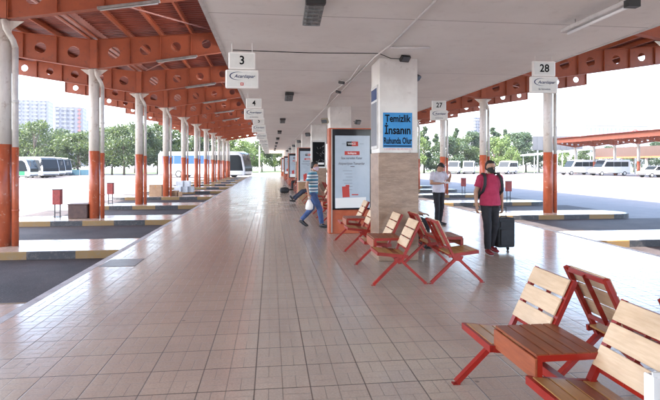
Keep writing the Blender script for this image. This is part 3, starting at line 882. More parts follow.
# white carton on the near seat
t = thing('paper_bag', 'white paper bag standing on the nearest bench seat', 'bag', (1.85, 2.215, .43), .05)
g = MB(); g.prism([(-.045, 0), (.045, 0), (.048, .20), (.02, .22), (-.02, .21), (-.048, .22)], 'y', -.03, .03); g.bevel(.006, 1); g.build('sack', 'paper', t)
g = MB(); g.prism([(-.045, .213), (.045, .213), (.045, .23), (-.045, .235)], 'y', -.028, -.022); g.build('folded_rim', 'paper', t)

# ------------------------------------------------------------ bins and boxes on the islands
def bin_():
    t = thing('litter_bin', '', 'bin', (0, 0, 0), 0, 'red litter bins on stands')
    g = MB(); g.box((0, 0, .63), (.235, .19, .46)); g.bevel(.012, 2); g.build('container', 'binred', t)
    g = MB(); g.box((0, 0, .865), (.25, .20, .02)); g.build('lid', 'binleg', t)
    for sx in (-.08, .08):
        g = MB(); g.box((sx, 0, .22), (.025, .03, .44)); g.build('leg', 'binleg', t)
    g = MB(); g.box((0, 0, .14), (.14, .02, .02)); g.box((0, 0, .02), (.24, .12, .012)); g.build('stretcher', 'binleg', t)
    return t
bn = bin_(); used = False
for (px, zc, lab) in ((57.5, 15.6, 'red litter bin on a stand left of the brown box'), (110.5, 20.9, 'red litter bin standing before the third left post'),
                      (463.5, 28.2, 'red litter bin behind the man in the white shirt'), (508.5, 23.1, 'red litter bin behind the man in the pink polo')):
    o = bn if not used else dup(bn); used = True
    p = P(px, zc); o.location = p; o['label'] = lab
p = P(80, 15.35); g = MB(); g.box((0, 0, .21), (.56, .40, .42)); g.bevel(.02, 2)
t = thing('storage_box', 'low dark brown box at the foot of the second left post', 'box', p); g.build('body', 'brownbox', t)
g = MB(); g.box((0, 0, .43), (.585, .42, .025)); g.bevel(.005, 1); g.build('rim', 'brownbox', t)
def carton(px, zc, w, d, h, lab, z=0, rz=.1):
    p = P(px, zc, z); t = thing('cardboard_box', lab, 'box', p, rz)
    g = MB(); g.box((0, 0, h/2), (w, d, h)); g.bevel(.006, 1); g.build('carton', 'carton', t)
    g = MB(); g.box((0, 0, h+.001), (.05, d*.98, .002)); g.box((0, -d/2-.001, h*.86), (.05, .002, h*.26)); g.build('tape', 'woodtan', t)
carton(156, 26.0, .62, .5, .58, 'tall brown cardboard box by the fourth left post')
carton(175, 26.3, .34, .34, .26, 'small brown cardboard box right of the fourth left post', rz=-.2)
carton(180, 26.2, .20, .3, .2, 'smallest brown cardboard box right of the fourth left post', rz=.3)
cr0 = None
spots = [(178, 29.2, 0), (184.5, 29.4, 0), (190.5, 29.6, 0), (180, 29.3, .34), (187, 29.4, .34), (181, 30.6, 0)]
CLB = ['white crate at bottom left of the pile by the fifth left post', 'white crate in the bottom middle of the pile by the fifth left post', 'white crate at bottom right of the pile by the fifth left post',
       'white crate on the upper left of the pile by the fifth left post', 'white crate on the upper right of the pile by the fifth left post', 'white crate behind the pile by the fifth left post']
for i, (px, zc, z) in enumerate(spots):
    if cr0 is None:
        cr0 = thing('crate', '', 'crate', (0, 0, 0), 0, 'white crates piled by the fifth left post')
        g = MB(); w, d, h = .36, .34, .33
        for sx in (-1, 1): 
            for kz in range(4): g.box((sx*w/2, 0, .045+.08*kz), (.012, d, .055))
        for sy in (-1, 1):
            for kz in range(4): g.box((0, sy*d/2, .045+.08*kz), (w, .012, .055))
        for sx in (-1, 1):
            for sy in (-1, 1): g.box((sx*w/2, sy*d/2, h/2), (.03, .03, h))
        g.box((0, 0, .01), (w, d, .02)); g.build('slatted_box', 'cratewhite', cr0)
        g = MB(); g.box((0, 0, .18), (w-.04, d-.04, .30)); g.build('contents', 'paper', cr0)
        o = cr0
    else: o = dup(cr0)
    o.location = P(px, zc, z); o['label'] = CLB[i]
# trolley desk near the second kiosk
p = P(303.5, 23.6); t = thing('counter_desk', 'small wooden counter with white top in front of the second kiosk', 'counter', p)
g = MB(); g.box((0, 0, .41), (.50, .45, .82)); g.bevel(.006, 1); g.build('cabinet', 'carton', t)
g = MB(); g.box((0, 0, .845), (.58, .52, .04)); g.bevel(.006, 1); g.build('top', 'paper', t)
g = MB(); g.box((.05, 0, .90), (.10, .08, .07)); g.build('card_holder', 'redink', t)

# ------------------------------------------------------------ people
def head_parts(g, c, R, s_=1.0):
    """continuous head, face forward = R@(0,1,0)"""
    def v(x, y, z): return c+R@Vector((x*s_, y*s_, z*s_))
    secs = []
    prof = [(-.118, .030, .028, .045), (-.100, .046, .052, .030), (-.075, .056, .074, .012), (-.04, .066, .088, .004), (0, .073, .096, 0), (.04, .075, .098, -.004), (.075, .068, .090, -.008), (.100, .050, .068, -.010), (.115, .022, .034, -.010)]
    for z, w, d, off in prof: secs.append((v(0, off, z), R@Vector((w*s_, 0, 0)), R@Vector((0, d*s_, 0))))
    g.loft(secs, 18)
    g.capsule(v(0, .088, .012), v(0, .108, -.028), .010*s_, .015*s_, 10)          # nose
    for sx in (-1, 1):
        g.ell(v(sx*.075, -.005, -.005), (.010*s_, .022*s_, .032*s_), 10)            # ears
        g.ell(v(sx*.03, .086, .024), (.020*s_, .012*s_, .007*s_), 8)               # brow
        g.ell(v(sx*.036, .062, -.03), (.022*s_, .024*s_, .026*s_), 8)               # cheek
    g.ell(v(0, .090, -.058), (.024*s_, .010*s_, .006*s_), 8); g.ell(v(0, .088, -.070), (.020*s_, .010*s_, .006*s_), 8)
    g.ell(v(0, .078, -.095), (.022*s_, .018*s_, .016*s_), 8)

def hand(g, w, d, palm, out, curl=.5, s_=1.0):
    """w wrist, d hand direction, palm = palm normal, out = thumb side"""
    d = d.normalized(); palm = (palm-d*palm.dot(d)).normalized(); out = d.cross(palm)*(1 if d.cross(palm).dot(out) > 0 else -1)
    g.loft([(w, out*.024*s_, palm*.019*s_), (w+d*.03*s_, out*.035*s_, palm*.016*s_), (w+d*.085*s_, out*.041*s_, palm*.013*s_), (w+d*.098*s_, out*.038*s_, palm*.010*s_)], 12)
    for i, (o, ln) in enumerate(((.031, .070), (.011, .080), (-.010, .074), (-.030, .058))):
        b = w+d*.088*s_+out*o*s_; dirn = d.copy(); r = .0092*s_; p = b
        for j, f in enumerate((.45, .3, .25)):
            a = curl*(.5+.35*j); dirn = (dirn*math.cos(a)+palm*math.sin(a)).normalized()
            nx = p+dirn*ln*f*s_; g.capsule(p, nx, r, r*.92, 8); p = nx; r *= .92
    t = w+d*.028*s_+out*.026*s_; dd = (d*.75+out*.6+palm*.25*curl*2).normalized()
    p1 = t+dd*.036*s_; p2 = p1+(d*.9+out*.15+palm*.5*curl).normalized()*.030*s_
    g.capsule(t, p1, .013*s_, .011*s_, 8); g.capsule(p1, p2, .011*s_, .009*s_, 8)

def person(label, loc, rz, J, shirt, trousers, shoe, sleeve=.75, mask=None, height=1.0, fat=1.0, long_sleeve=False, curl=(.5, .5), handdir=None, beard=False, collar=True, shirt_drop=.06):
    t = thing('person', label, 'person', loc, rz); t.scale = (height,)*3
    V = {k: Vector(v) for k, v in J.items()}
    sp = [V['pelvis'], V['waist'], V['chest'], V['neck']]
    shv = (V['shR']-V['shL']); X = shv.normalized(); hv = (V['hipR']-V['hipL']).normalized()
    def fr(xv, up): return up.cross(xv).normalized()
    up = (V['neck']-V['chest']).normalized(); Fc = fr(X, up); Fh = fr(hv, (V['waist']-V['pelvis']).normalized())
    Rh = V['headR'] if 'headR' in V else None
    pitch, yaw = J.get('look', (0, 0))
    R = Euler((pitch, 0, yaw)).to_matrix()
    def torso(g, e, bottom, top=True):
        w_ = fat
        secs = []
        pe = V['pelvis']
        upH = (V['waist']-pe).normalized()
        if bottom > 0: secs.append((pe-upH*bottom, hv*(.168+e)*w_, Fh*(.118+e)*w_))
        secs += [(pe+upH*.02, hv*(.165+e)*w_, Fh*(.118+e)*w_), (V['waist'], X*(.148+e)*w_, Fc*(.108*fat+e)), (V['waist'].lerp(V['chest'], .5), X*(.158+e), Fc*(.112*fat+e)),
                 (V['chest'], X*(.178+e), Fc*(.118+e)), (V['chest'].lerp(V['neck'], .45), X*(.182+e), Fc*(.106+e)), (V['chest'].lerp(V['neck'], .75), X*(.145+e), Fc*(.082+e)),
                 (V['chest'].lerp(V['neck'], .93), X*(.085+e), Fc*(.062+e)), (V['neck']+up*.01, X*(.055+e*.6), Fc*(.052+e*.6))]
        g.loft(secs, 22)
        for s_ in ('R', 'L'):
            sh = V['sh'+s_]; g.ell(sh-up*.01, (.062+e, .062+e, .062+e), 12)
    # body
    g = MB(); torso(g, 0, .05)
    g.capsule(V['neck']-up*.03, V['head']-R@Vector((0, .01, .07)), .056, .052, 12)
    head_parts(g, V['head'], R)
    for i, s_ in enumerate(('R', 'L')):
        g.capsule(V['sh'+s_], V['el'+s_], .050, .040, 12); g.capsule(V['el'+s_], V['wr'+s_], .041, .026, 12)
        g.capsule(V['hip'+s_], V['kn'+s_], .085, .056, 14)
        kn, an = V['kn'+s_], V['an'+s_]
        mid = kn.lerp(an, .35); g.capsule(kn, mid, .054, .055, 12); g.capsule(mid, an, .055, .036, 12)
        tr = V['toe'+s_]; fd = (tr-an); fd2 = fd.normalized()
        heel = an+Vector((0, 0, -.045))-fd2*.03
        g.capsule(heel, tr+Vector((0, 0, .0)), .036, .028, 10)
        d = V.get('hd'+s_, (V['wr'+s_]-V['el'+s_])); 
        pn = V.get('pn'+s_, (-X if s_ == 'R' else X)); th = V.get('th'+s_, Fc)
        hand(g, V['wr'+s_], d, pn, th, curl[i])
    body = remeshed(g, 'body', 'skin', t, .0065, 2)
    # shirt
    g = MB(); torso(g, .016, shirt_drop)
    for s_ in ('R', 'L'):
        sh, el, wr = V['sh'+s_], V['el'+s_], V['wr'+s_]
        if long_sleeve: g.capsule(sh, el, .072, .055, 14); g.capsule(el, el.lerp(wr, .92), .056, .042, 14, (False, True))
        else: g.capsule(sh, sh.lerp(el, sleeve), .074, .066, 14, (False, True))
    remeshed(g, 'shirt', shirt, t, .010, 3, .016)
    if collar:
        g = MB(); K = 18; rs = []
        for (rr, h) in ((.064, -.012), (.060, .028), (.068, .034), (.078, -.004)):
            rs.append([V['neck']+X*rr*1.05*math.cos(a)+Fc*rr*math.sin(a)+up*(h-.018*(math.sin(a) > .3)) for a in [2*PI*k/K for k in range(K)]])
        g.rings(rs, cap=False); g.build('collar', shirt, t)
    # trousers
    g = MB(); upH = (V['waist']-V['pelvis']).normalized()
    g.loft([(V['pelvis']-upH*.08, hv*.168*fat, Fh*.125*fat), (V['pelvis'], hv*.178*fat, Fh*.130*fat), (V['pelvis']+upH*.08, hv*.160*fat, Fh*.118*fat)], 20)
    for s_ in ('R', 'L'):
        g.capsule(V['hip'+s_], V['kn'+s_], .102, .074, 14); a, b = V['kn'+s_], V['an'+s_]
        g.capsule(a, a.lerp(b, .98), .074, .058, 14, (False, True))
    remeshed(g, 'trousers', trousers, t, .011, 3, .020)
    g = MB(); 
    wb = V['pelvis']+upH*.075
    g.loft([(wb-upH*.018, hv*.163*fat, Fh*.119*fat), (wb+upH*.018, hv*.161*fat, Fh*.117*fat)], 22); g.build('belt', 'black', t)
    # shoes
    for s_ in ('R', 'L'):
        an, tr = V['an'+s_], V['toe'+s_]; fd = (tr-an).normalized(); dn = Vector((0, 0, -1)); side = fd.cross(dn).normalized(); upn = side.cross(fd) if side.cross(fd).z > 0 else -side.cross(fd)
        h0 = an+dn*.040
        fdl = (tr-h0).normalized()
        g = MB(); g.loft([(h0-fdl*.065, side*.022, upn*.026), (h0-fdl*.045+upn*.012, side*.036, upn*.044), (h0+fdl*.03+upn*.006, side*.042, upn*.046), (h0+fdl*.09, side*.046, upn*.036), (tr+fdl*.01, side*.045, upn*.028), (tr+fdl*.045, side*.030, upn*.018)], 14)
        sh_ = remeshed(g, 'shoe', shoe, t, .008, 2)
        g = MB(); c = (h0+tr)/2-upn*.036
        g.loft([(c-upn*.010, side*.047, fdl*((tr-h0).length/2+.055)), (c+upn*.010, side*.047, fdl*((tr-h0).length/2+.055))], 18); g.build('sole', 'shoewhite' if shoe != 'shoeblack' else 'shoeblack', sh_)
    # hair
    c = V['head']
    def v(x, y, z): return c+R@Vector((x, y, z))
    g = MB(); secs = []
    for z, w, d, off in ((-.06, .058, .040, -.062), (-.02, .077, .058, -.048), (.02, .0815, .072, -.036), (.052, .081, .082, -.028), (.078, .077, .098, -.008), (.105, .062, .084, -.008), (.126, .030, .044, -.010)):
        secs.append((v(0, off, z), R@Vector((w, 0, 0)), R@Vector((0, d, 0))))
    g.loft(secs, 18); remeshed(g, 'hair', 'hair', t, .007, 1, .012)
    g = MB()
    for sx in (-1, 1): g.ell(v(sx*.030, .092, .008), (.011, .006, .006), 8); 
    g.build('eyes', 'hair', t)
    if mask:
        g = MB(); secs = []
        for z, w, d, off in ((-.112, .030, .030, .062), (-.085, .060, .075, .030), (-.05, .071, .094, .016), (-.02, .073, .100, .010), (.0, .060, .082, .026)):
            secs.append((v(0, off+.004, z), R@Vector((w, 0, 0)), R@Vector((0, d, 0))))
        g.loft(secs, 18); remeshed(g, 'face_mask', mask, t, .006, 2)
    if beard:
        g = MB(); secs = []
        for z, w, d, off in ((-.122, .032, .032, .046), (-.095, .052, .060, .030), (-.06, .064, .084, .012), (-.035, .068, .089, .006)):
            secs.append((v(0, off, z), R@Vector((w, 0, 0)), R@Vector((0, d, 0))))
        g.loft(secs, 18); remeshed(g, 'beard', 'hair', t, .006, 1, .006)
    return t, V

def base():
    return dict(pelvis=(0, 0, .95), waist=(0, 0, 1.09), chest=(0, .0, 1.28), neck=(0, -.01, 1.46), head=(0, .02, 1.605),
                shR=(.185, -.01, 1.40), shL=(-.185, -.01, 1.40), elR=(.25, -.03, 1.12), elL=(-.25, -.03, 1.12), wrR=(.27, .04, .89), wrL=(-.27, .04, .89),
                hipR=(.085, 0, .91), hipL=(-.085, 0, .91), knR=(.10, .02, .50), knL=(-.10, .02, .50), anR=(.11, -.03, .085), anL=(-.11, -.03, .085), toeR=(.125, .15, .035), toeL=(-.125, .15, .035))

# man in pink: walks towards the camera (faces -y world => rz = pi)
J = base(); J.update(knR=(.10, .10, .50), anR=(.10, .10, .085), toeR=(.115, .28, .035), knL=(-.09, .0, .50), anL=(-.10, -.14, .10), toeL=(-.12, .03, .035),
                     elR=(.27, -.03, 1.13), wrR=(.30, .06, .90), elL=(-.255, -.05, 1.12), wrL=(-.275, -.06, .86), look=(-.06, .10))
pm = P(490, 9.35)
tp, V = person('man in a bright pink polo and black mask pulling a suitcase', pm, PI+.05, J, 'pink', 'blackcloth', 'shoered', sleeve=.62, mask='mask', height=1.0, fat=1.10, curl=(.45, 1.1), beard=False)
# backpack of the man in pink
bp = thing('backpack', 'black backpack with shoulder straps worn by the man in pink', 'backpack', pm, PI+.05)
g = MB(); g.loft([((0, -.20, 1.00), (.13, 0, 0), (0, .07, 0)), ((0, -.215, 1.05), (.15, 0, 0), (0, .09, 0)), ((0, -.22, 1.2), (.155, 0, 0), (0, .10, 0)), ((0, -.20, 1.36), (.145, 0, 0), (0, .085, 0)), ((0, -.18, 1.43), (.10, 0, 0), (0, .05, 0))], 18)
g.build('pack', 'case', bp)
for sx in (-1, 1):
    pts = [(sx*.11, -.12, 1.44), (sx*.125, -.04, 1.492), (sx*.14, .05, 1.475), (sx*.155, .118, 1.40), (sx*.172, .142, 1.28), (sx*.192, .10, 1.16), (sx*.19, -.02, 1.08), (sx*.15, -.15, 1.05)]
    g = MB(); pv = [Vector(p) for p in pts]
    rs = []
    for i, p in enumerate(pv):
        d = (pv[min(i+1, len(pv)-1)]-pv[max(i-1, 0)]).normalized(); s_ = Vector((1, 0, 0)); s_ = (s_-d*s_.dot(d)).normalized(); n_ = d.cross(s_)
        rs.append([p+s_*a*.026+n_*b*.008 for a, b in ((-1, -1), (1, -1), (1, 1), (-1, 1))])
    g.rings(rs); g.build('strap', 'case', bp)
# suitcase
ps = P(503.5, 9.55)
sc = thing('suitcase', 'black wheeled suitcase pulled by the man in the pink polo', 'suitcase', ps, PI+.12)
g = MB(); g.box((0, 0, .36), (.36, .23, .56)); g.bevel(.035, 3); g.build('shell', 'case', sc)
g = MB(); g.box((0, .125, .28), (.28, .03, .30)); g.bevel(.012, 2); g.box((0, .125, .52), (.28, .025, .10)); g.build('pocket', 'case', sc)
for sx in (-1, 1):
    g = MB(); g.cyl((sx*.13-.012, -.06, .035), (sx*.13+.012, -.06, .035), .035, n=12); g.build('wheel', 'tyre', sc)
g = MB()
for sx in (-1, 1): g.cyl((sx*.085, -.05, .62), (sx*.085, -.05, .82), .008, n=8)
g.tube([(-.085, -.05, .82), (0, -.05, .825), (.085, -.05, .82)], .014, 8); g.build('handle', 'lampdark', sc)
g = MB(); g.tube([(-.07, 0, .63), (-.06, 0, .665), (.06, 0, .665), (.07, 0, .63)], .011, 8); g.build('carry_handle', 'lampdark', sc)

# man in white shirt, head bowed over a paper
J = base(); J.update(head=(.0, .085, 1.565), neck=(0, .02, 1.44), chest=(0, .0, 1.27), look=(-.78, .25), elR=(.26, .0, 1.13), wrR=(.10, .22, 1.14), hdR=(-.75, .6, .05), pnR=(0, 0, 1), thR=(0, .8, .3),
                     elL=(-.285, .08, 1.18), wrL=(-.20, .26, 1.36), hdL=(.35, .15, .9), pnL=(.8, -.4, 0), thL=(.4, -.5, .2),
                     knR=(.09, .06, .50), anR=(.10, .06, .085), toeR=(.12, .24, .035), knL=(-.10, -.0, .50), anL=(-.12, -.10, .085), toeL=(-.16, .07, .035))
J['elR'] = (.27, .03, 1.14)
pw = P(438.5, 13.6)
person('man in a short sleeved white shirt bowing his head over a paper', pw, PI+.35, J, 'whiteshirt', 'blackcloth', 'shoeblack', sleeve=.72, height=1.0, curl=(.6, .9), fat=1.02)
g = MB(); g.box((0, 0, 0), (.20, .15, .004), Euler((.35, .1, .2))); pa = g.build('paper_sheet', 'paper')
Rm = Matrix.Rotation(PI+.35, 3, 'Z'); pa.location = pw+Rm@Vector((-.02, .31, 1.17)); tag(pa, 'white paper held in the hand of the white shirt man', 'paper')

# striped man striding right with a white bag
J = base(); J.update(pelvis=(0, 0, .93), knR=(.08, .20, .50), anR=(.09, .26, .09), toeR=(.10, .44, .045), knL=(-.08, -.06, .48), anL=(-.09, -.34, .17), toeL=(-.09, -.20, .035),
                     hipR=(.085, .01, .90), hipL=(-.085, -.01, .90), elR=(.24, -.10, 1.13), wrR=(.25, -.05, .88), elL=(-.24, .02, 1.13), wrL=(-.24, .16, .93), look=(-.1, .2), head=(0, .045, 1.60), neck=(0, .01, 1.455))
pst = P(313, 13.2)
person('man in a blue and white striped polo and jeans walking to the right', pst, -PI/2-.35, J, 'striped', 'jeans', 'shoeblack', sleeve=.70, mask='maskblue', curl=(1.2, .4))
Rm = Matrix.Rotation(-PI/2-.35, 3, 'Z')
bg = thing('carrier_bag', 'white plastic carrier bag in the hand of the striped shirt man', 'bag', pst+Rm@Vector((.27, -.03, .47)), -PI/2-.35)
g = MB(); g.loft([((0, 0, 0), (.035, 0, 0), (0, .07, 0)), ((0, 0, .03), (.06, 0, 0), (0, .105, 0)), ((0, .01, .13), (.055, 0, 0), (0, .10, 0)), ((0, 0, .22), (.03, 0, 0), (0, .06, 0)), ((0, 0, .27), (.012, 0, 0), (0, .03, 0))], 16)
g.build('sack', 'bagwhite', bg)
g = MB(); g.tube([(0, -.02, .26), (0, -.015, .34), (0, .015, .34), (0, .02, .26)], .006, 6); g.build('handle', 'bagwhite', bg)

def sit(**kw):
    J = dict(pelvis=(0, 0, .56), waist=(0, -.03, .69), chest=(0, -.06, .88), neck=(0, -.05, 1.06), head=(0, -.01, 1.205), shR=(.185, -.06, 1.0), shL=(-.185, -.06, 1.0),
             elR=(.24, .02, .75), elL=(-.24, .02, .75), wrR=(.16, .24, .70), wrL=(-.16, .24, .70), hipR=(.09, .03, .53), hipL=(-.09, .03, .53), knR=(.12, .46, .52), knL=(-.12, .46, .52),
             anR=(.13, .48, .09), anL=(-.13, .44, .09), toeR=(.14, .66, .035), toeL=(-.14, .62, .035), look=(-.1, 0))
    J.update(kw); return J
person('seated man in a white shirt mostly hidden behind the near pillar', (2.56, 9.62, 0), -PI/2+.12, sit(elR=(.24, .10, .78), wrR=(.17, .36, .69), elL=(-.22, .10, .76), wrL=(-.13, .36, .66), hdR=(-.1, 1, -.1), hdL=(0, 1, -.1), pnR=(0, 0, -1), pnL=(0, 0, -1), thR=(-1, 0, 0), thL=(1, 0, 0)),
       'whiteshirt', 'blackcloth', 'shoeblack', sleeve=.7)
person('seated person in dark clothes with legs stretched out, behind the striped shirt man', (1.80, 21.45, 0), PI/2, sit(knR=(.11, .46, .50), knL=(-.11, .44, .47), anR=(.10, .86, .20), anL=(-.08, .82, .13), toeR=(.12, .96, .27), toeL=(-.11, .98, .11)),
       'navycloth', 'navycloth', 'shoeblack', long_sleeve=True)
person('far seated person in dark clothes beside a black bag', (1.80, 31.9, 0), PI/2, sit(), 'navycloth', 'blackcloth', 'shoeblack', long_sleeve=True)
t = thing('travel_bag', 'black travel bag on the platform by the far seated person', 'bag', P(284.5, 28.5), .3)
g = MB(); g.loft([((-.26, 0, .15), (0, .05, 0), (0, 0, .06)), ((-.22, 0, .16), (0, .13, 0), (0, 0, .15)), ((0, 0, .17), (0, .15, 0), (0, 0, .17)), ((.22, 0, .16), (0, .13, 0), (0, 0, .15)), ((.26, 0, .15), (0, .05, 0), (0, 0, .06))], 16); g.build('holdall', 'case', t)
g = MB(); g.tube([(-.10, 0, .32), (-.08, 0, .42), (.08, 0, .42), (.10, 0, .32)], .012, 8); g.build('handle', 'case', t)

# ------------------------------------------------------------ vehicles (nose towards local +y)
def wheel(parent, x, y, r, w):
    g = MB(); sg = 1 if x > 0 else -1
    g.cyl((x-sg*w, y, r), (x, y, r), r, n=22); wl = g.build('wheel', 'tyre', parent)
    g = MB(); g.cyl((x, y, r), (x+sg*.012, y, r), r*.62, n=18); g.cyl((x, y, r), (x+sg*.035, y, r), r*.2, n=10); g.build('rim', 'rim', wl)

def vehicle(name, label, cat, loc, rz, Ln, W, H, kind, stripe=None, glassm='glass', group=None, gl=.32):
    t = thing(name, label, cat, loc, rz, group); h = Ln/2
    if kind == 'coach':
        prof = [(-h, gl), (h-.15, gl), (h, gl+.25), (h-.02, 1.25), (h-.45, H-.35), (h-1.0, H-.05), (h-1.6, H), (-h+.3, H), (-h+.03, H-.35), (-h, 1.2)]
        wz0, wz1 = H*.53, H*.86; wheels = (h-2.6, -h+3.1); wr = .50
    elif kind == 'van':
        prof = [(-h, gl), (h-.1, gl), (h, gl+.35), (h-.12, .95), (h-.95, 1.22), (h-1.75, H-.08), (h-2.2, H), (-h+.12, H), (-h, H-.2)]
        wz0, wz1 = H*.56, H*.86; wheels = (h-.95, -h+1.1); wr = .34
    else:
        prof = [(-h, gl), (h-.1, gl), (h, gl+.25), (h-.1, .78), (h-1.15, .98), (h-1.9, H-.02), (-h+.9, H), (-h+.25, 1.0), (-h, .9)]
        wz0, wz1 = .99, H-.08; wheels = (h-.85, -h+.85); wr = .31
    g = MB(); g.prism(prof, 'x', -W/2, W/2); g.bevel(.10 if kind != 'car' else .07, 3, 20)
    body = g.build('body', 'busdwhite', t)
    # side glazing
    for sx in (-1, 1):
        x = sx*(W/2+.004)
        if kind == 'coach': nw = 6; ya, yb = -h+.6, h-1.35
        elif kind == 'van': nw = 3; ya, yb = -h+.4, h-1.75
        else: nw = 2; ya, yb = -h+.85, h-1.75
        step = (yb-ya)/nw
        for i in range(nw):
            g = MB(); y0, y1 = ya+i*step+.03, ya+(i+1)*step-.03
            if kind == 'coach' and i == nw-1: poly = [(y0, wz0), (y0+.3, .95), (y1+1.12, .95), (y1+.80, wz1-.25), (y1+.5, wz1), (y0, wz1)]
            elif kind in ('van', 'car') and i == nw-1: poly = [(y0, wz0), (y1+.45, wz0), (y1-.02, wz1), (y0, wz1)]
            else: poly = [(y0, wz0), (y1, wz0), (y1, wz1), (y0, wz1)]
            g.prism(poly, 'x', x-.012, x+.012); g.build('window', glassm if i < nw*.55 else 'glass', t)
        if stripe:
            g = MB(); g.prism([(-h+.25, gl+.15), (stripe[1]*h, gl+.15), (stripe[1]*h, wz0-.12), (-h+.25, wz0-.12)], 'x', x-.008, x+.008); g.build('side_panel', stripe[0], t)
        g = MB(); g.prism([(-h+.15, gl+.02), (h-.35, gl+.02), (h-.35, gl+.10), (-h+.15, gl+.10)], 'x', x-.006, x+.006); g.build('skirt', 'lampdark', t)
    # windscreen: a sloped panel just outside the nose profile
    if kind == 'coach': pl_ = [(h+.0, .85), (h-.02, 1.25), (h-.45, H-.35), (h-.85, H-.115)]
    elif kind == 'van': pl_ = [(h-.95, 1.22), (h-1.75, H-.08)]
    else: pl_ = [(h-1.15, .98), (h-1.9, H-.02)]
    pv = [Vector(p_) for p_ in pl_]
    if kind != 'coach': dd_ = (pv[1]-pv[0]).normalized(); pv = [pv[0]+dd_*.06, pv[1]-dd_*.05]
    def off(o_): return [(p_.x+o_, p_.y+o_*.35) for p_ in pv]
    g = MB(); g.prism(off(.02)+list(reversed(off(-.02))), 'x', -W/2+.10, W/2-.10); g.build('windscreen', 'glass', t)
    g = MB(); g.prism([(-h-.012, H*.58), (-h-.012, H*.82), (-h+.02, H*.82), (-h+.02, H*.58)], 'x', -W/2+.25, W/2-.25); g.build('rear_window', 'glass', t)
    for sx in (-1, 1):
        zl = gl+.38 if kind != 'car' else .66
        g = MB(); g.box((sx*(W/2-.28), h-.02, zl), (.34, .10, .17)); g.bevel(.02, 2); g.build('headlight', 'lamp', t)
        g = MB()
        if kind == 'coach': g.tube([(sx*W/2*.9, h-.55, H-.25), (sx*(W/2+.18), h+.05, H-.35), (sx*(W/2+.2), h+.12, H-.55)], .03, 8); g.box((sx*(W/2+.2), h+.12, H-.85), (.18, .10, .5))
        else: g.box((sx*(W/2+.10), h-1.55 if kind == 'van' else h-1.6, wz0+.08), (.16, .08, .18))
        g.build('mirror', 'lampdark', t)
        for wy in wheels: wheel(t, sx*(W/2+.01), wy, wr, .26)
    g = MB(); g.box((0, h-.005, gl+.12), (W*.8, .06, .10)); g.build('grille', 'lampdark', t)
    return t
c0 = P(205, 67.0)
vehicle('coach', 'long white coach with blue tinted windows across the far end of the bays', 'coach', (c0.x, c0.y, ZA), -PI/2-.36, 12.6, 2.5, 3.45, 'coach', glassm='glassblue')
# three coaches and a green one in the left yard
for i, (px, zc, lab) in enumerate(((37, 66, 'nearest white coach of the three parked in the left yard'), (45, 71, 'middle white coach of the three parked in the left yard'), (53, 77, 'rear white coach of the three parked in the left yard'))):
    p = P(px-1, zc); vehicle('coach', lab, 'coach', (p.x, p.y, ZA), -PI/2-.62, 6.6, 2.3, 2.75, 'coach', group='white coaches in the left yard')
p = P(0, 60); vehicle('coach', 'white coach with a green lower side panel at the left edge', 'coach', (p.x, p.y, ZA), -PI/2, 4.6*1.7, 2.3, 2.6, 'coach', stripe=('busgreen', .85))
# vans on the right
for px, zc, rz, lab in ((454, 92, PI-.45, 'left one of two white vans under the trees behind sign 27'), (469, 92, PI-.45, 'right one of two white vans under the trees behind sign 27'), (507, 90, PI/2+.7, 'white van parked behind the head of the man in pink')):
    p = P(px, zc); vehicle('van', lab, 'van', (p.x, p.y, ZA), rz, 5.2, 1.95, 2.35, 'van', group='white vans by the trees')
for px, zc, rz, lab in ((578, 84, PI/2+.15, 'white minibus at the left end of the distant red canopy'), (609, 79, PI/2+.1, 'white minibus between posts of the distant red canopy'), (592, 96, PI/2, 'white minibus behind the distant red canopy')):
    p = P(px, zc); vehicle('minibus', lab, 'minibus', (p.x, p.y, ZA), rz, 6.2, 2.0, 2.5, 'van', group='minibuses at the distant canopy')
p = P(655, 68); vehicle('car', 'white car parked at the right edge under the distant canopy', 'car', (p.x, p.y, ZA), PI/2+.1, 4.4, 1.75, 1.55, 'car')

# ------------------------------------------------------------ trees
def tree_mesh(seed, h, w, kind):
    r = random.Random(seed); g = MB(); fl = []
    blobs = []
    if kind == 'round':
        for i in range(26):
            a = r.uniform(0, 2*PI); zz = r.uniform(.22, .92); prof = math.sin(min(1, (zz-.1)/.9*1.05)*PI)**.6
            rr = w*.5*prof*math.sqrt(r.random()); blobs.append(((rr*math.cos(a), rr*math.sin(a), zz*h), r.uniform(.10, .19)*w+.25))
    else:
        for i in range(24):
            zz = r.uniform(.12, .98); a = r.uniform(0, 2*PI); rr = w*.5*(1-zz)**.7*r.uniform(.3, 1.0); blobs.append(((rr*math.cos(a), rr*math.sin(a), zz*h), .18*w*(1.1-zz)+.25))
    bm = g.bm
    for (c, br) in blobs:
        for i in range(175):
            th = r.uniform(0, 2*PI); ph = math.acos(r.uniform(-1, 1)); q = br*(r.random()**.4)*r.uniform(.85, 1.15)
            p = Vector(c)+Vector((math.sin(ph)*math.cos(th)*q, math.sin(ph)*math.sin(th)*q, math.cos(ph)*q*.8))
            s_ = r.uniform(.09, .20); R = Euler((r.uniform(0, PI), r.uniform(0, PI), r.uniform(0, PI))).to_matrix()
            vs = [bm.verts.new(p+R@Vector(v)*s_) for v in ((-1, -.5, 0), (.2, -.8, .15), (1, .3, 0), (-.2, .8, -.1))]
            g._f(vs)
    return g, blobs
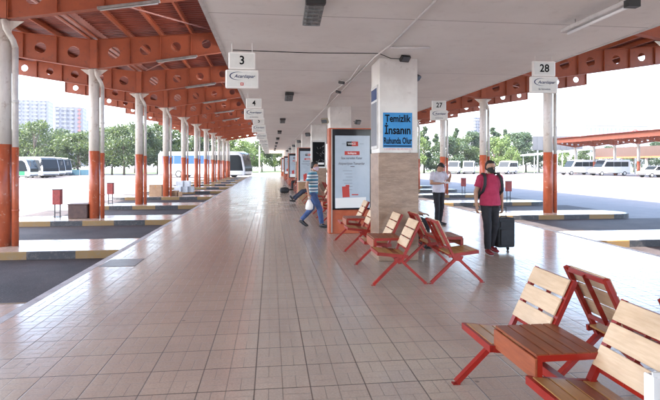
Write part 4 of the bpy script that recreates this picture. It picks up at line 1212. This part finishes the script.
def tree_proto(seed, h, w, kind, leaf, label):
    t = thing('tree', label, 'tree', (0, 0, 0), 0, 'trees beyond the yard')
    g, blobs = tree_mesh(seed, h, w, kind); g.build('crown', leaf, t)
    r = random.Random(seed+5); g = MB()
    g.tube([(0, 0, -.2), (.05, 0, h*.2), (-.05, .06, h*.5), (0, 0, h*.85)], [.20, .15, .09, .03], 9)
    for i in range(9):
        c = Vector(blobs[i*2][0]); z0 = min(h*.6, max(h*.15, c.z*.55)); a = Vector((0, 0, z0)); g.tube([a, a.lerp(c, .5)+Vector((0, 0, .15)), c], [.07, .05, .02], 6)
    g.build('trunk', 'bark', t)
    return t
protos = [tree_proto(1, 8.2, 6.6, 'round', 'leafA', ''), tree_proto(2, 8.8, 7.4, 'round', 'leafA', ''), tree_proto(3, 9.2, 4.6, 'cone', 'leafB', ''), tree_proto(4, 7.4, 6.2, 'round', 'leafC', ''), tree_proto(5, 8.6, 6.8, 'round', 'leafB', '')]
DESC = ['rounded mid green tree', 'broad mid green tree', 'narrow dark conical tree', 'light yellow green tree', 'dense dark green tree']
usedp = [False]*5
def put_tree(k, px, zc, s_, where):
    o = protos[k] if not usedp[k] else dup(protos[k]); usedp[k] = True
    p = P(px, zc, ZA); o.location = p; o.rotation_euler = (0, 0, random.uniform(0, 6.28)); o.scale = (s_*random.uniform(.85, 1.15), s_*random.uniform(.85, 1.15), s_*random.uniform(.9, 1.08))
    o['label'] = DESC[k]+' '+where; o['group'] = 'trees beyond the yard'
left = [(4, 22, 84, 1.0, 'farthest left, behind the green panelled coach'), (1, 34, 80, 1.02, 'behind the left yard coaches, below the pale tower'), (0, 50, 86, 1.0, 'behind the three white coaches'), (4, 63, 90, 1.0, 'left of the grey tower foot, behind the blue fence'), (0, 78, 82, .92, 'just left of the second left post'),
        (1, 100, 88, 1.02, 'just right of the second left post'), (4, 112, 84, .9, 'between second and third left posts'), (1, 124, 82, .98, 'left of the third left post'), (4, 146, 86, 1.05, 'right of the third left post'), (1, 158, 90, 1.08, 'left of the fourth left post'), (0, 172, 92, 1.0, 'right of the fourth left post, above the coach'),
        (1, 190, 96, 1.05, 'above the coach roof middle'), (4, 207, 98, 1.1, 'above the coach front half'), (3, 222, 100, .95, 'above the coach windscreen'), (3, 236, 104, 1.0, 'left of the far white pole'), (3, 249, 112, .9, 'right beside the far white pole'),
        (0, 262, 118, .9, 'at the far end of the concourse, left'), (3, 275, 125, .85, 'at the far end of the concourse, middle'), (0, 288, 122, .9, 'at the far end of the concourse, right'), (3, 229, 122, 1.15, 'tall one behind the coach windscreen'), (1, 135, 100, 1.12, 'tall one behind the third left post')]
for a in left: put_tree(a[0], *a[1:])
right = [(3, 412, 96, 1.0, 'just right of the near pillar'), (2, 424, 100, .98, 'right of the 27 sign post'), (2, 436, 104, .92, 'left behind the post at sign 27'), (4, 449, 98, .92, 'behind the left white van'), (2, 456, 106, 1.06, 'tallest spire behind the two white vans'), (0, 464, 102, .96, 'behind the right white van'), (4, 474, 108, 1.0, 'left of the post above the pink shirt man'),
         (2, 494, 104, 1.15, 'right above the head of the man in pink'), (3, 499, 96, .92, 'low and bright, right of the pink shirt man'), (2, 506, 112, 1.05, 'behind the van right of the man in pink'), (4, 516, 104, 1.05, 'below the left end of the grey billboard'), (4, 526, 108, 1.1, 'left below the grey billboard'), (3, 511, 92, .55, 'small bushy one behind the parked van'),
         (0, 539, 110, .72, 'pale low one left of post 28'), (3, 566, 116, .8, 'right of post 28 behind the distant canopy'), (0, 586, 120, .75, 'behind the first posts of the distant canopy'), (4, 610, 118, .75, 'behind the middle of the distant canopy'), (0, 634, 112, .75, 'behind the right of the distant canopy'), (4, 656, 110, .75, 'at the right edge behind the white car'),
         (0, 484, 118, .95, 'hidden low behind the tree row gap')]
for a in right: put_tree(a[0], *a[1:])

# ------------------------------------------------------------ far things
t = thing('fence', 'low blue panel fence beyond the left yard coaches', 'fence', P(74, 78, ZA), -.05)
g = MB(); g.box((0, 0, .5), (9, .06, .8)); g.build('panel', 'fence_blue', t)
for i in range(6): MB().box((-4.4+1.76*i, 0, .5), (.08, .1, 1.0)).build('post', 'rim', t)
t = thing('lamp_post', 'slim white pole at the far end of the platform by the coach', 'pole', P(259.5, 70, 0))
g = MB(); g.cyl((0, 0, 0), (0, 0, 4.2), .09, .06, n=10); g.build('pole', 'poleWhite', t); g = MB(); g.cyl((0, 0, -.1), (0, 0, .3), .14, n=10); g.build('base', 'poleWhite', t)

def tower(px, zc, w, d, h, mat, label, red=False, rz=.2):
    p = P(px, zc, ZA); t = thing('apartment_tower', label, 'building', p, rz)
    g = MB(); g.box((0, 0, h/2), (w, d, h)); g.build('wall', mat, t)
    g = MB(); g.box((0, 0, h+1.1), (w*.55, d*.6, 2.2)); g.box((0, 0, h+.25), (w+.6, d+.6, .5)); g.build('roof', 'postwhite', t)
    nb = 4
    for i in range(nb):
        g = MB(); g.box((-w/2+w*(i+.5)/nb, -d/2-.15, h/2), (w/nb*.2, .3, h-2))
        for k in range(int(h/3.1)): g.box((-w/2+w*(i+.5)/nb, -d/2-.6, 3.1*k+2.0), (w/nb*.45, 1.2, 1.1))
        g.build('balcony_stack', 'towerred' if red and i == 3 else 'towerA', t)
    return t
tower(35, 420, 24, 20, 54, 'towerA', 'pale tower block rising above the left trees')
tower(71, 380, 19, 18, 44, 'towerB', 'grey and red tower block right of the pale one', True)
tower(82, 420, 9, 16, 38, 'towerA', 'slim pale block right behind the red balconies', rz=.1)
tower(474.5, 500, 9, 9, 48, 'towerB', 'slim distant tower block between the right posts', rz=.3)
p = P(600, 330, ZA); t = thing('distant_hall', 'wide white hall with banded windows above the distant canopy', 'building', p, .1)
g = MB(); g.box((0, 0, 13), (46, 30, 26)); g.build('wall', 'hallwhite', t); g = MB(); g.box((0, 0, 26.4), (48, 32, .8)); g.box((4, 0, 29), (30, 16, 5)); g.build('roof', 'busdwhite', t)
# billboard on posts
t = thing('billboard', 'grey gridded billboard standing behind post 28', 'billboard', P(557.5, 104, ZA), -.15)
g = MB(); g.box((0, 0, 6.15), (10.2, .25, 2.9)); g.build('panel', 'grid', t)
for i in range(3): MB().box((-4+4*i, .25, 3.4), (.25, .25, 6.8)).build('post', 'rim', t)
t = thing('shelter', 'pale grey low roofed shelter below the billboard', 'shelter', P(556, 98, ZA), -.1)
g = MB(); g.prism([(-6, 3.4), (6, 4.6), (6, 4.75), (-6, 3.7)], 'y', -3, 3); g.build('roof', 'tent', t)
for sx in (-5.4, 0, 5.4):
    for sy in (-2.6, 2.6): MB().cyl((sx, sy, 0), (sx, sy, 3.45+(sx+6)*.1), .08, n=8).build('post', 'poleWhite', t)
t = thing('terminal_annex', 'long pinkish ribbed building with an orange band behind the distant canopy', 'building', (64.5, 66, ZA))
g = MB(); g.box((0, 0, 4.0), (3, 50, 1.7)); g.build('wall', 'palefascia', t)
g = MB(); g.box((-1.52, 0, 3.0), (.1, 50.2, .28)); g.build('band', 'kioskorange', t)
for i in range(9): MB().box((-1.2, -24+6*i, 1.5), (.3, .3, 3.0)).build('column', 'postwhite', t)
# far round sign above the canopy
t = thing('round_sign', 'round red ringed sign above the distant canopy roof', 'sign', P(635, 92, ZA))
g = MB(); K = 24; rs = []
for (rr, yv) in ((.62, -.05), (.92, -.05), (.92, .05), (.62, .05)):
    rs.append([(rr*math.cos(2*PI*k/K), yv, 7.3+rr*math.sin(2*PI*k/K)) for k in range(K)])
rs.append(rs[0]); g.rings(rs, cap=False); g.build('ring', 'redink', t)
MB().cyl((0, 0, 7.3), (0, .03, 7.3), .02, n=6)
g = MB(); g.cyl((0, -.03, 7.3), (0, .03, 7.3), .63, n=24); g.build('disc', 'paper', t)
g = MB(); g.cyl((0, 0, 0), (0, 0, 6.45), .10, n=8); g.build('pole', 'poleWhite', t)
# hills
g = MB(); n = 60; xs = [-900+i*45 for i in range(n)]
def hz(x): return 20+60*math.exp(-((x-560)/190)**2)+26*math.exp(-((x-950)/260)**2)+12*math.sin(x*.011)+6*math.sin(x*.031)
rows = []
for (dy, f) in ((0, 0), (140, .5), (300, .85), (420, 1.0), (700, .3), (900, 0)):
    rows.append([g.bm.verts.new((x, 1500+dy, -1+hz(x)*f)) for x in xs])
for i in range(len(rows)-1):
    for j in range(n-1): g._f([rows[i][j], rows[i][j+1], rows[i+1][j+1], rows[i+1][j]], True)
tag(g.build('hill', 'hill'), kind='structure')

HAZE = .0002
if HAZE:
    hm = bpy.data.materials.new('haze_air'); hm.use_nodes = True; hn = hm.node_tree; hn.nodes.clear()
    ho = hn.nodes.new('ShaderNodeOutputMaterial'); hv = hn.nodes.new('ShaderNodeVolumePrincipled')
    hv.inputs['Color'].default_value = (.9, .94, 1, 1); hv.inputs['Density'].default_value = HAZE; hv.inputs['Anisotropy'].default_value = .2
    hn.links.new(hv.outputs[0], ho.inputs['Volume'])
    g = MB(); g.box((0, 0, 69), (5400, 5400, 142)); o = g.build('haze'); o.data.materials.clear(); o.data.materials.append(hm); tag(o, kind='stuff')
# ------------------------------------------------------------ light, world, camera
SUN_EL = math.radians(60)
sun_dir = Vector((-math.cos(SUN_EL)*math.cos(math.radians(18)), math.cos(SUN_EL)*-math.sin(math.radians(18)), math.sin(SUN_EL)))   # towards the sun
w = bpy.data.worlds.new('World'); S.world = w; w.use_nodes = True
nt = w.node_tree; bg = nt.nodes['Background']
sky = nt.nodes.new('ShaderNodeTexSky'); sky.sky_type = 'NISHITA'; sky.sun_disc = False
sky.sun_elevation = SUN_EL; sky.sun_rotation = math.atan2(sun_dir.x, sun_dir.y); sky.air_density = 1.0; sky.dust_density = 3.0; sky.altitude = 0
nt.links.new(sky.outputs[0], bg.inputs['Color']); bg.inputs['Strength'].default_value = .15
ld = bpy.data.lights.new('sun', 'SUN'); ld.energy = 3.0; ld.angle = math.radians(.5); ld.color = (1, .96, .90)
so = bpy.data.objects.new('sun', ld); COL.objects.link(so); so.rotation_euler = (-sun_dir).to_track_quat('-Z', 'Y').to_euler()
so.location = (0, 0, 30)

cd = bpy.data.cameras.new('camera'); co = bpy.data.objects.new('camera', cd); COL.objects.link(co)
cd.sensor_width = 36; cd.lens = 36*500/660.0; cd.shift_y = -36/660.0; cd.clip_end = 6000; cd.clip_start = .05
co.location = (0, 0, EYE); co.rotation_euler = (PI/2, 0, -TH)
S.camera = co
S.view_settings.view_transform = 'Standard'; S.view_settings.look = 'None'; S.view_settings.gamma = 1; S.view_settings.use_curve_mapping = False
S.view_settings.exposure = 3.38
S.cycles.max_bounces = 8; S.cycles.diffuse_bounces = 5; S.cycles.glossy_bounces = 3
S.cycles.use_denoising = True
S.cycles.sample_clamp_indirect = 6
